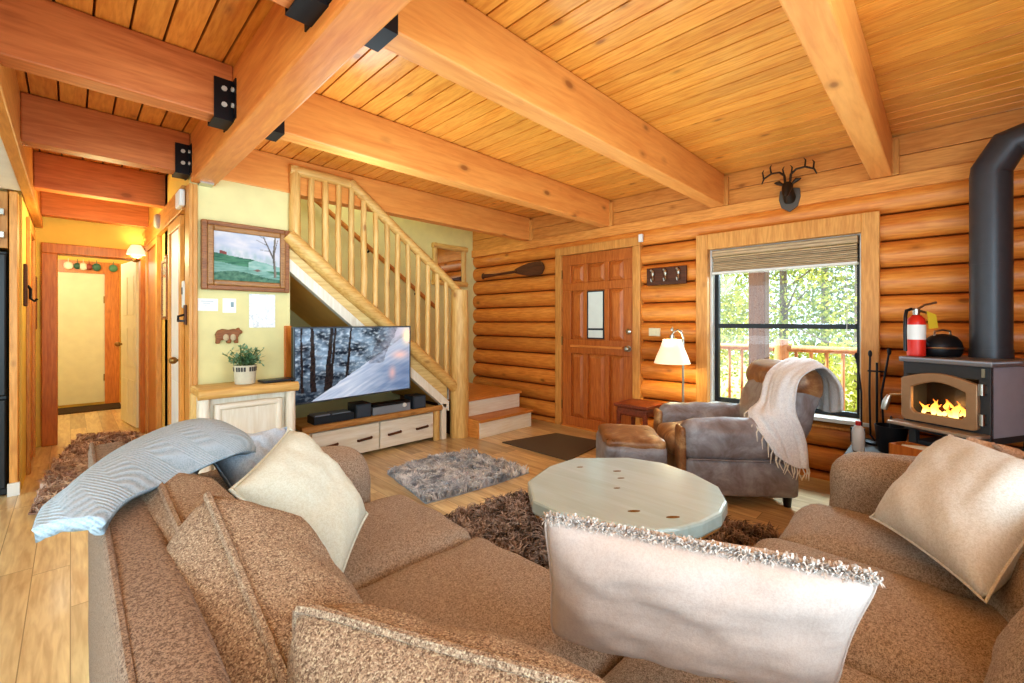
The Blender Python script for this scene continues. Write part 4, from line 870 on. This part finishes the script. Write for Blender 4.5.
# ================================================================= rugs
def inpoly(x,y,P):
    r=False;j=len(P)-1
    for i in range(len(P)):
        if (P[i][1]>y)!=(P[j][1]>y) and x<(P[j][0]-P[i][0])*(y-P[i][1])/(P[j][1]-P[i][1])+P[i][0]: r=not r
        j=i
    return r
m_shag=attr_mat('shag_pile',.95,0,.1)
def shag(name,label,poly,n,cols,h=.035,w=.004,cat='rug',wob=.03):
    cx=sum(p[0] for p in poly)/len(poly); cy=sum(p[1] for p in poly)/len(poly)
    t=thing(name,label,cat,(cx,cy,0)); P=[(x-cx,y-cy) for x,y in poly]
    Q=[]
    for i in range(len(P)):
        a=P[i];b=P[(i+1)%len(P)]
        for k in range(6):
            f=k/6; x=a[0]+(b[0]-a[0])*f; y=a[1]+(b[1]-a[1])*f; s=1+wob*noise.noise(Vector((x*5,y*5,2))); Q.append((x*s,y*s))
    if sum(a[0]*b[1]-b[0]*a[1] for a,b in zip(Q,Q[1:]+Q[:1]))<0: Q=Q[::-1]
    MB().prism(Q,.002,.010).build('backing',plain(name+'_backing',cols[0],.95),t)
    mb=MB(); x0=min(p[0] for p in Q);x1=max(p[0] for p in Q);y0=min(p[1] for p in Q);y1=max(p[1] for p in Q)
    cnt=0; area=0
    while cnt<n:
        x=random.uniform(x0,x1);y=random.uniform(y0,y1)
        if not inpoly(x,y,Q): continue
        cnt+=1; an=2.5*PI*noise.noise(Vector((x*6,y*6,9)))+random.uniform(-.9,.9); l=h*random.uniform(.7,1.5); dx,dy=math.cos(an),math.sin(an); ww=w*random.uniform(.7,1.4); s=random.uniform(.5,1.3)
        c=lerp(cols[0],cols[1],.5+1.2*noise.noise(Vector((x*14,y*14,1)))+random.uniform(-.45,.45)); px,py=-dy*ww,dx*ww
        A_=(x,y,.008); B_=(x+dx*l*.35*s,y+dy*l*.35*s,.008+l*.75); C_=(x+dx*l*s,y+dy*l*s,.008+l*.85)
        mb.add([(A_[0]-px,A_[1]-py,A_[2]),(A_[0]+px,A_[1]+py,A_[2]),(B_[0]+px,B_[1]+py,B_[2]),(B_[0]-px,B_[1]-py,B_[2]),(C_[0],C_[1],C_[2])],[(0,1,2,3),(3,2,4)],None,c[:3])
    o=mb.build('pile',m_shag,t); o['kind']='stuff'; return t
fz=lambda x,y: tuple(onZ(x,y,.02))[:2]
shag('shag_rug','light grey shag rug on the floor in front of the tv stand',[fz(387,472),fz(430,458),fz(471,451.5),fz(529,471),fz(480,487),fz(426,501)],11000,(S(176,184,198),S(250,252,255)),.038,.004)
shag('brown_rug','dark brown shag rug under the coffee table',[(1.15,2.0),fz(452,514),fz(516,494),(2.5,1.7),(2.75,1.1),(2.84,.72),(2.6,.45),(1.9,.4),(1.15,.8)],17000,(S(116,100,90),S(190,172,160)),.04,.0045)
shag('hall_runner','long pinkish brown shaggy runner in hall beside the sofa',[fz(28,512),fz(50,470),fz(78,437),(.5,6.2),(.5,5.5),(.3,4.2),(.1,3.9)],9000,(S(166,132,116),S(236,214,198)),.045,.005)
m_mat=plain('door_mat_fibre',S(104,92,78),.95,bumpy=.5,bs=160)
t=thing('door_mat','flat grey brown mat on floor before the front door','mat',(3.5,2.83,0)); 
P=[fz(502,441),fz(556,432),fz(606,441),fz(568,459)]; P=[(p[0]-3.5,p[1]-2.83) for p in P][::-1]
if sum(a[0]*b[1]-b[0]*a[1] for a,b in zip(P,P[1:]+P[:1]))<0: P=P[::-1]
MB().prism(P,.001,.012).build('mat_body',m_mat,t,bevel=.003)
t=thing('hall_mat','dark flat mat at foot of the pale far door','mat',(.1,8.5,0)); MB().box(-.45,.42,-.25,.3,.001,.014).build('mat_body',plain('dark_mat',S(70,52,34),.95,bumpy=.4,bs=160),t,bevel=.003)
# ================================================================= sectional sofa
m_sofa=fabric('brown_chenille',S(198,182,164),S(124,108,94),420,.95,.7)
m_cush=fabric('ribbed_brown_chenille',S(190,168,144),S(108,88,72),420,.95,.9,speck=S(210,196,168))
m_back=fabric('dark_chenille',S(178,158,138),S(102,84,72),420,.95,.7)
so=thing('sectional_sofa','large l shaped sectional sofa in brown chenille filling the foreground','sofa',(.6,.6,0))
so_o=Vector((.6,.6,0)); TS=Matrix.Translation(-so_o)
def sp(n,m,x0,x1,y0,y1,z0,z1,r,puff=(0,0,0),wr=.006,k=12,M=None,lump=0):
    mb=MB(); mb.soft((x1-x0)/2,(y1-y0)/2,(z1-z0)/2,r,k,puff,wr,TS@Tm((x0+x1)/2,(y0+y1)/2,(z0+z1)/2)@(M or Matrix()),sd=x0*7+y0,lump=lump)
    return mb.build(n,m,so,smooth=True,weld=True,angle=180)
sp('base',m_sofa,.1,1.03,-.2,2.05,.06,.3,.03); sp('base',m_sofa,1.03,2.5,-.25,.42,.06,.3,.03)
b=sp('back_frame',m_back,.042,.135,-.3,2.06,.06,.805,.02,(0,0,.004),.004,20)
MB().tube([Vector((.050,y,.804+.003*math.sin(y*7)))-so_o for y in [ -.25+.1*i for i in range(24)]],.006,6).build('welt',m_back,b,smooth=True)
sp('back_frame',m_back,.1,2.5,-.36,-.2,.06,.74,.04,(0,0,.004),.004,20)
sp('arm',m_sofa,.17,.95,1.78,2.06,.06,.655,.10,(.01,.012,.015),.012,16)
sp('arm',m_sofa,2.26,2.52,-.34,.35,.06,.655,.10,(.012,.012,.015),.012,16)
def welt(par,pts,mat,r=.0055): MB().tube([Vector(p)-so_o for p in pts],r,6).build('piping',mat,par,smooth=True)
s1=sp('seat_cushion',m_sofa,.28,1.07,1.235,1.775,.27,.455,.07,(.02,.0,.03),.012,16)
s2=sp('seat_cushion',m_sofa,.28,1.07,.56,1.23,.27,.455,.07,(.02,.0,.03),.012,16)
s3=sp('seat_cushion',m_sofa,.22,1.26,-.16,.555,.27,.45,.07,(.02,.0,.025),.012,16)
s4=sp('seat_cushion',m_sofa,1.265,1.80,-.18,.49,.27,.455,.075,(.0,.02,.035),.012,16)
s5=sp('seat_cushion',m_sofa,1.805,2.26,-.18,.44,.27,.455,.075,(.0,.02,.035),.012,16)
for i,y in enumerate((.25,)):
    pass
# loose back cushions (parts of the sofa)
def cush(x,y,z,hx,hy,hz,rz,tilt,r=.08,puff=(.05,.01,.02),mat=None,sd=1.0):
    mb=MB(); M=TS@Tm(x,y,z)@Matrix.Rotation(rz,4,'Z')@Matrix.Rotation(tilt,4,'Y')
    mb.soft(hx,hy,hz,r,16,puff,.014,M,sd=sd,lump=.022); o=mb.build('back_cushion',mat or m_cush,so,smooth=True,weld=True,angle=180)
    w=MB(); pts=[]
    n=40
    for k in range(n):
        a=2*PI*k/n; c,s_=math.cos(a),math.sin(a); e=.42
        yy=hy*1.012*math.copysign(abs(c)**e,c); zz=hz*1.03*math.copysign(abs(s_)**e,s_); pts.append(M@Vector((-.02,yy,zz)))
    pts.append(pts[0]); w.tube(pts,.0075,6,False); w.build('piping',mat or m_cush,o,smooth=True); return o
def kcush(P,th,sd,pinch=.03):
    mb=MB(); ed,nn=pillow(mb,[Vector(p)-so_o for p in P],th,30,pinch,.018,sd,-.03); o=mb.build('back_cushion',m_cush,so,smooth=True,weld=True,angle=180)
    MB().tube(ed+[ed[0]],.0075,6,False).build('piping',m_cush,o,smooth=True)
p0=atT(206,490,.90); p1=atT(290,690,.55); dn=Vector((.08,.0,-.43)); kcush([p0,p1,p1+dn+Vector((0,.02,.05)),p0+dn],.165,2.0)
p0=atT(150,462,1.17); p1=atT(176,520,.88); p1=p1+(p1-p0)*.2; dn=Vector((.13,0,-.40)); kcush([p0,p1,p1+dn,p0+dn],.125,5.0)
p0=atT(294,603,.615); p1=atT(640,700,.485); dn=Vector((.03,.02,-.42)); kcush([p0,p1,p1+dn,p0+dn],.115,8.0,.02)
cush(1.27,-.215,.50,.10,.27,.18,R(90),R(-12),.095,(.05,.01,.02),sd=11.0,mat=m_sofa); cush(1.86,-.235,.48,.10,.28,.17,R(90),R(-12),.095,(.05,.01,.02),sd=14.0,mat=m_sofa)
# ================================================================= throw pillows
def pil(label,cs,th,mat,edge_mat=None,pip=.004,sd=1.0,pinch=.05,wr=.014,ear=-.045,name='throw_pillow',grp=None):
    P=[atT(*c) for c in cs]; ctr=sum(P,Vector())/4; t=thing(name,label,'pillow',tuple(ctr),0,'throw pillows on the sofa')
    mb=MB(); ed,nn=pillow(mb,[p-ctr for p in P],th,26,pinch,wr,sd,ear); mb.build('cover',mat,t,smooth=True,weld=True,angle=180)
    if pip:
        MB().tube(ed,pip,6,False).build('piping',edge_mat or mat,t,smooth=True)
    return t,ed,nn,P,ctr
m_pc=fabric('cream_cotton',S(222,228,218),S(208,212,198),320,.9,.25); m_pb=fabric('pale_blue_velvet',S(204,218,234),S(180,196,214),300,.85,.25); m_pw=fabric('white_satin',S(212,200,193),S(202,188,181),300,.6,.12)
m_py=fabric('cream_yellow_linen',S(220,220,216),S(202,200,192),260,.9,.35)
pil('cream square pillow standing on its corner against left back cushions',[(290,430,1.50),(366,514,1.38),(335,594,1.15),(232,490,1.15)],.095,m_pc,m_pc,.005,1.0,.03,.008,.02)
pil('pale blue pillow behind the cream one at left end of sofa',[(200,447,1.44),(286,428,1.64),(292,492,1.60),(236,494,1.40)],.085,m_pb,None,.003,4.0,.05,.014,.02)
a=atT(950,436,1.65); b_=atT(872,517,1.5); c_=atT(985,600,1.08); d_=a+c_-b_
def pilW(label,P,th,mat,sd):
    ctr=sum(P,Vector())/4; t=thing('throw_pillow',label,'pillow',tuple(ctr),0,'throw pillows on the sofa'); mb=MB(); ed,nn=pillow(mb,[p-ctr for p in P],th,26,.05,.009,sd,.02); mb.build('cover',mat,t,smooth=True,weld=True,angle=180); MB().tube(ed,.004,6,False).build('piping',mat,t,smooth=True)
pilW('cream yellow pillow leaning on the right arm of the sofa',[a,b_,c_,d_],.10,m_py,7.0)
t,ed,nn,P,ctr=pil('white satin lumbar pillow with shaggy fringed top edge in centre foreground',[(541,514,.95),(886,578,.72),(838,692,.81),(549,634,1.03)],.068,m_pw,None,.003,2.6,.05,.012)
m=MB(); tp=ed[:27]
# top edge runs from corner 0 to corner 1
e0=P[0]-ctr; e1=P[1]-ctr; best=None
ring_pts=[p for p in ed]
def nearest(q): return min(range(len(ed)),key=lambda i:(ed[i]-q).length)
i0,i1=nearest(e0),nearest(e1)
cand=[ed[i] for i in range(min(i0,i1),max(i0,i1)+1)]
if len(cand)>30: cand=ed[max(i0,i1):]+ed[:min(i0,i1)+1]
for k in range(3200):
    f=random.random()*(len(cand)-1); i=int(f); p=cand[i].lerp(cand[min(i+1,len(cand)-1)],f-i); d=(Vector((random.gauss(0,1),random.gauss(0,1),random.gauss(.25,.7)))).normalized(); l=random.uniform(.012,.03); sd_=d.cross(Vector((.3,.2,1))).normalized()*.002
    q=p+d*l*.6; e=q+Vector((random.gauss(0,.005),random.gauss(0,.005),-.005)); m.add([p-sd_,p+sd_,q+sd_,q-sd_,e],[(0,1,2,3),(3,2,4)])
m.build('fringe',fabric('fringe_yarn',S(232,226,220),S(196,184,176),200,.9,.2),t)
# ================================================================= knitted throw over the far end of the sofa back
m_knit,nt,b=newmat('pale_blue_knit'); o,v=coords(nt)
sep=N(nt,'ShaderNodeSeparateXYZ'); L(nt,o,sep.inputs[0])
yy=mathn(nt,'MULTIPLY',sep.outputs[1],1.0); zz=mathn(nt,'PINGPONG',mathn(nt,'MULTIPLY',mathn(nt,'ADD',sep.outputs[0],sep.outputs[2]),1.0),.045)
st_=mathn(nt,'SINE',mathn(nt,'MULTIPLY',mathn(nt,'ADD',yy,zz),420))
nn_=noise_t(nt,o,300,2)
col=ramp(nt,[(.2,S(150,172,190)),(.6,S(186,204,220))],mathn(nt,'ADD',mathn(nt,'MULTIPLY',st_,.12),mathn(nt,'MULTIPLY',nn_,1.0)))
L(nt,col,b.inputs['Base Color']); b.inputs['Roughness'].default_value=.95; b.inputs['Specular IOR Level'].default_value=.1
bump(nt,b,mathn(nt,'ADD',st_,nn_),.25,.004)
t=thing('knit_throw','pale blue grey knitted throw draped over far end of sofa back','blanket',(.1,1.6,.8)); o0=Vector((.1,1.6,.8))
cen=[(.0,1.15,.842,.042,-.04),(.03,1.27,.872,.062,-.02),(.10,1.43,.893,.09,.02),(.19,1.58,.90,.125,.03),(.28,1.71,.895,.15,.04),(.36,1.80,.86,.15,.06),(.42,1.86,.78,.13,.06)]
ctrl=[]
for i,(x,y,z,hw,dr_) in enumerate(cen):
    x2,y2=cen[min(i+1,6)][:2]; x1,y1=cen[max(i-1,0)][:2]; d=Vector((x2-x1,y2-y1,0)).normalized(); nrm=Vector((-d.y,d.x,0))
    ctrl.append([Vector((x,y,z-(.05+dr_)*abs(k)**2.2-.0))+nrm*hw*k-o0 for k in (1.05,.75,.25,-.3,-.8,-1.05)])
mb=MB(); net(mb,ctrl,60,30,.012,5,3.3); mb.build('knit_cloth',m_knit,t,smooth=True,angle=180,solid=.026)
# ================================================================= outside
struct(MB().box(4.36,6.5,-2.5,6,-.2,-.06).build('deck_floor',wood('deck_boards',S(176,120,80),S(136,86,54),'Y',.8,.6,.2,board=.14,board_axis='X')))
m_rail=wood('deck_rail_log',S(238,186,134),S(212,148,96),'Z',.8,.5,.3)
t=thing('porch_post','thick brown square porch post seen through left of window','post',(5.8,1.58,-.06)); MB().box(-.09,.09,-.09,.09,0,2.2).build('timber',wood('porch_timber',S(128,88,56),S(92,58,34),'Z',.8,.6,.3),t,bevel=.01)
t=thing('porch_beam','dark porch roof beam across top of window view','beam',(5.8,1.2,1.86)); MB().box(-.07,.07,-3.2,4,0,.22).build('timber',wood('porch_header',S(150,104,76),S(110,74,50),'Y',.8,.6,.2),t,bevel=.01)
struct(MB().box(4.37,5.0,-3,6,2.2,2.28).build('porch_roof',wood('porch_boards',S(170,124,86),S(130,88,56),'Y',.8,.6,.2)))
dk=thing('deck_railing','orange log deck railing with thin balusters outside the window','railing',(6.3,1.4,-.06))
log(MB(),(0,.06,.0),(0,.06,1.06),.085,.08,14,6,.06,.004).build('corner_post',m_rail,dk,smooth=True)
for z in (.16,.95): MB().tube([(0,-3.4,z),(0,0,z),(0,3.5,z)],.042,12).build('rail',m_rail,dk,smooth=True)
for i in range(44):
    y=-3.2+.155*i
    if abs(y-.06)<.1: continue
    MB().tube([(0,y,.16),(0,y,.95)],.019,8).build('baluster',m_rail,dk,smooth=True)
m_bark=wood('tree_bark',S(140,120,100),S(90,74,60),'Z',1,.9,0)
def tree(label,x,y,h,w,n,mat,zc=.55,ls=.10):
    t=thing('tree',label,'tree',(x,y,-1.5),0,'trees outside the window'); m=MB(); m.tube([(0,0,0),(.05,.03,h*.4),(-.04,.05,h*.95)],[.13,.09,.03],8)
    L_=MB()
    for k in range(14):
        a=random.uniform(0,2*PI); z=random.uniform(.25,.9)*h; r=w*.7*random.uniform(.5,1); m.tube([(0,0,z-.3),(.5*r*math.cos(a),.5*r*math.sin(a),z),(r*math.cos(a),r*math.sin(a),z+.3)],[.03,.02,.006],5)
    cl=[(Vector((random.gauss(0,.42)*w,random.gauss(0,.42)*w,h*random.uniform(.15,1.02))),random.uniform(.25,.6)*w) for _ in range(34)]
    for k in range(n):
        c,r=random.choice(cl); d=Vector((random.gauss(0,1),random.gauss(0,1),random.gauss(0,1))).normalized()*r*random.random()**.4; p=c+d
        u=Vector((random.gauss(0,1),random.gauss(0,1),random.gauss(0,1))).normalized(); v=u.cross(Vector((random.gauss(0,1),random.gauss(0,1),random.gauss(0,1)))).normalized(); l=ls*random.uniform(.6,1.3)
        L_.add([p,p+u*l*.5+v*l*.3,p+u*l,p+u*l*.5-v*l*.3],[(0,1,2,3)])
    L_.build('foliage',mat,t); m.build('trunk',m_bark,t,smooth=True); return t
m_l1=leaf_mat('leaf_yellow_green',S(226,220,120),S(150,160,60),.5); m_l2=leaf_mat('leaf_green',S(190,196,104),S(112,132,52),.5); m_l3=leaf_mat('leaf_dark',S(150,160,96),S(84,104,56),.45)
tree('yellow green leafy tree nearest the deck, left of the porch post',10.2,4.1,6.5,1.7,6500,m_l1); tree('green leafy tree behind the porch post',11.5,2.6,7,1.9,6500,m_l2)
tree('bright yellow tree in middle of window view',10.4,1.1,6.2,1.6,6500,m_l1); tree('loose green tree at right of window view',11.2,-.5,6.8,1.8,6500,m_l2); tree('dense darker tree far behind the middle of the window view',14.5,2.3,7.5,2.6,8000,m_l3,ls=.13); tree('dense darker tree far behind at left of the window view',14.5,6.0,7,2.4,6000,m_l3,ls=.13)
struct(MB().box(6.5,40,-25,30,-1.7,-1.5).build('ground',plain('dry_grass',S(190,176,110),.95,bumpy=.4,bs=8)))
# ================================================================= light
w=bpy.data.worlds.new('sky'); bpy.context.scene.world=w; w.use_nodes=True
bg=w.node_tree.nodes['Background']; bg.inputs[0].default_value=(.93,.96,1,1); bg.inputs[1].default_value=1.6
def lamp(kind,name,loc,energy,col,size=1,target=None,sy=None):
    l=bpy.data.lights.new(name,kind); l.energy=energy; l.color=col
    if kind=='AREA':
        l.size=size
        if sy: l.shape='RECTANGLE'; l.size_y=sy
    elif kind!='SUN': l.shadow_soft_size=size
    else: l.angle=size
    o=bpy.data.objects.new(name,l); C.objects.link(o); o.location=loc
    if target is not None: o.rotation_euler=(Vector(target)-Vector(loc)).to_track_quat('-Z','Y').to_euler()
    return o
lamp('SUN','sun',(0,0,20),9.0,(1,.95,.86),R(1),(4,-11,4.2))
lamp('AREA','rear_fill_light',(-1.6,-1.6,1.9),80,(.86,.93,1),2.4,(2.2,2.2,1.0))  # fill light added behind the camera, no window there
lamp('AREA','right_fill_light',(1.5,-2.6,1.7),80,(.86,.93,1),2.2,(2.0,2.0,1.4))  # added area fill from the open right side, not a window
lamp('AREA','ceiling_fill_light',(2.2,1.2,1.0),26,(.9,.95,1),3.0,(2.2,1.2,3))  # added upward fill that brightens the ceiling, no lamp stands here
l=lamp('SPOT','window_daylight',(5.3,.95,2.12),260,(.84,.92,1),.25,(3.0,1.25,.45)); l.data.spot_size=R(70); l.data.spot_blend=.6
lamp('POINT','room_point',(1.3,2.6,1.9),10,(.95,.97,1),.3)  # point light in open air mid-room, without a fixture
lamp('POINT','floor_lamp_bulb',(3.79,1.734,.94),4,(1,.8,.42),.04)
lamp('POINT','hall_point',(.2,5.2,1.9),14,(1,.82,.4),.12)  # warm point light that lifts the hall, no fixture modelled
lamp('POINT','sconce_bulb',(.50,6.19,1.99),3,(1,.8,.42),.04)
lamp('POINT','far_room_point',(-.2,7.6,2.1),26,(1,.93,.72),.15)  # point light for the room beyond the hall, no fixture built
lamp('POINT','stair_point',(2.1,4.4,3.2),16,(1,.9,.7),.2)  # unseen point light high in the stairwell, without a fixture
lamp('POINT','fire_glow',(3.63,-.06,.74),.8,(1,.5,.15),.03)
# ================================================================= camera
cd=bpy.data.cameras.new('camera'); cam=bpy.data.objects.new('camera',cd); C.objects.link(cam)
cd.sensor_width=36; cd.lens=36*F/1024; cd.shift_y=-(341.5-HY)/1024; cd.clip_start=.02
cam.location=CAM; cam.rotation_euler=(R(90),0,-A)
sc=bpy.context.scene; sc.camera=cam
sc.view_settings.view_transform='Standard'; sc.view_settings.look='Medium High Contrast'; sc.view_settings.exposure=.31
vs=sc.view_settings; vs.use_white_balance=True; vs.white_balance_temperature=5600; vs.white_balance_tint=-6
sc.cycles.max_bounces=8; sc.cycles.transparent_max_bounces=12
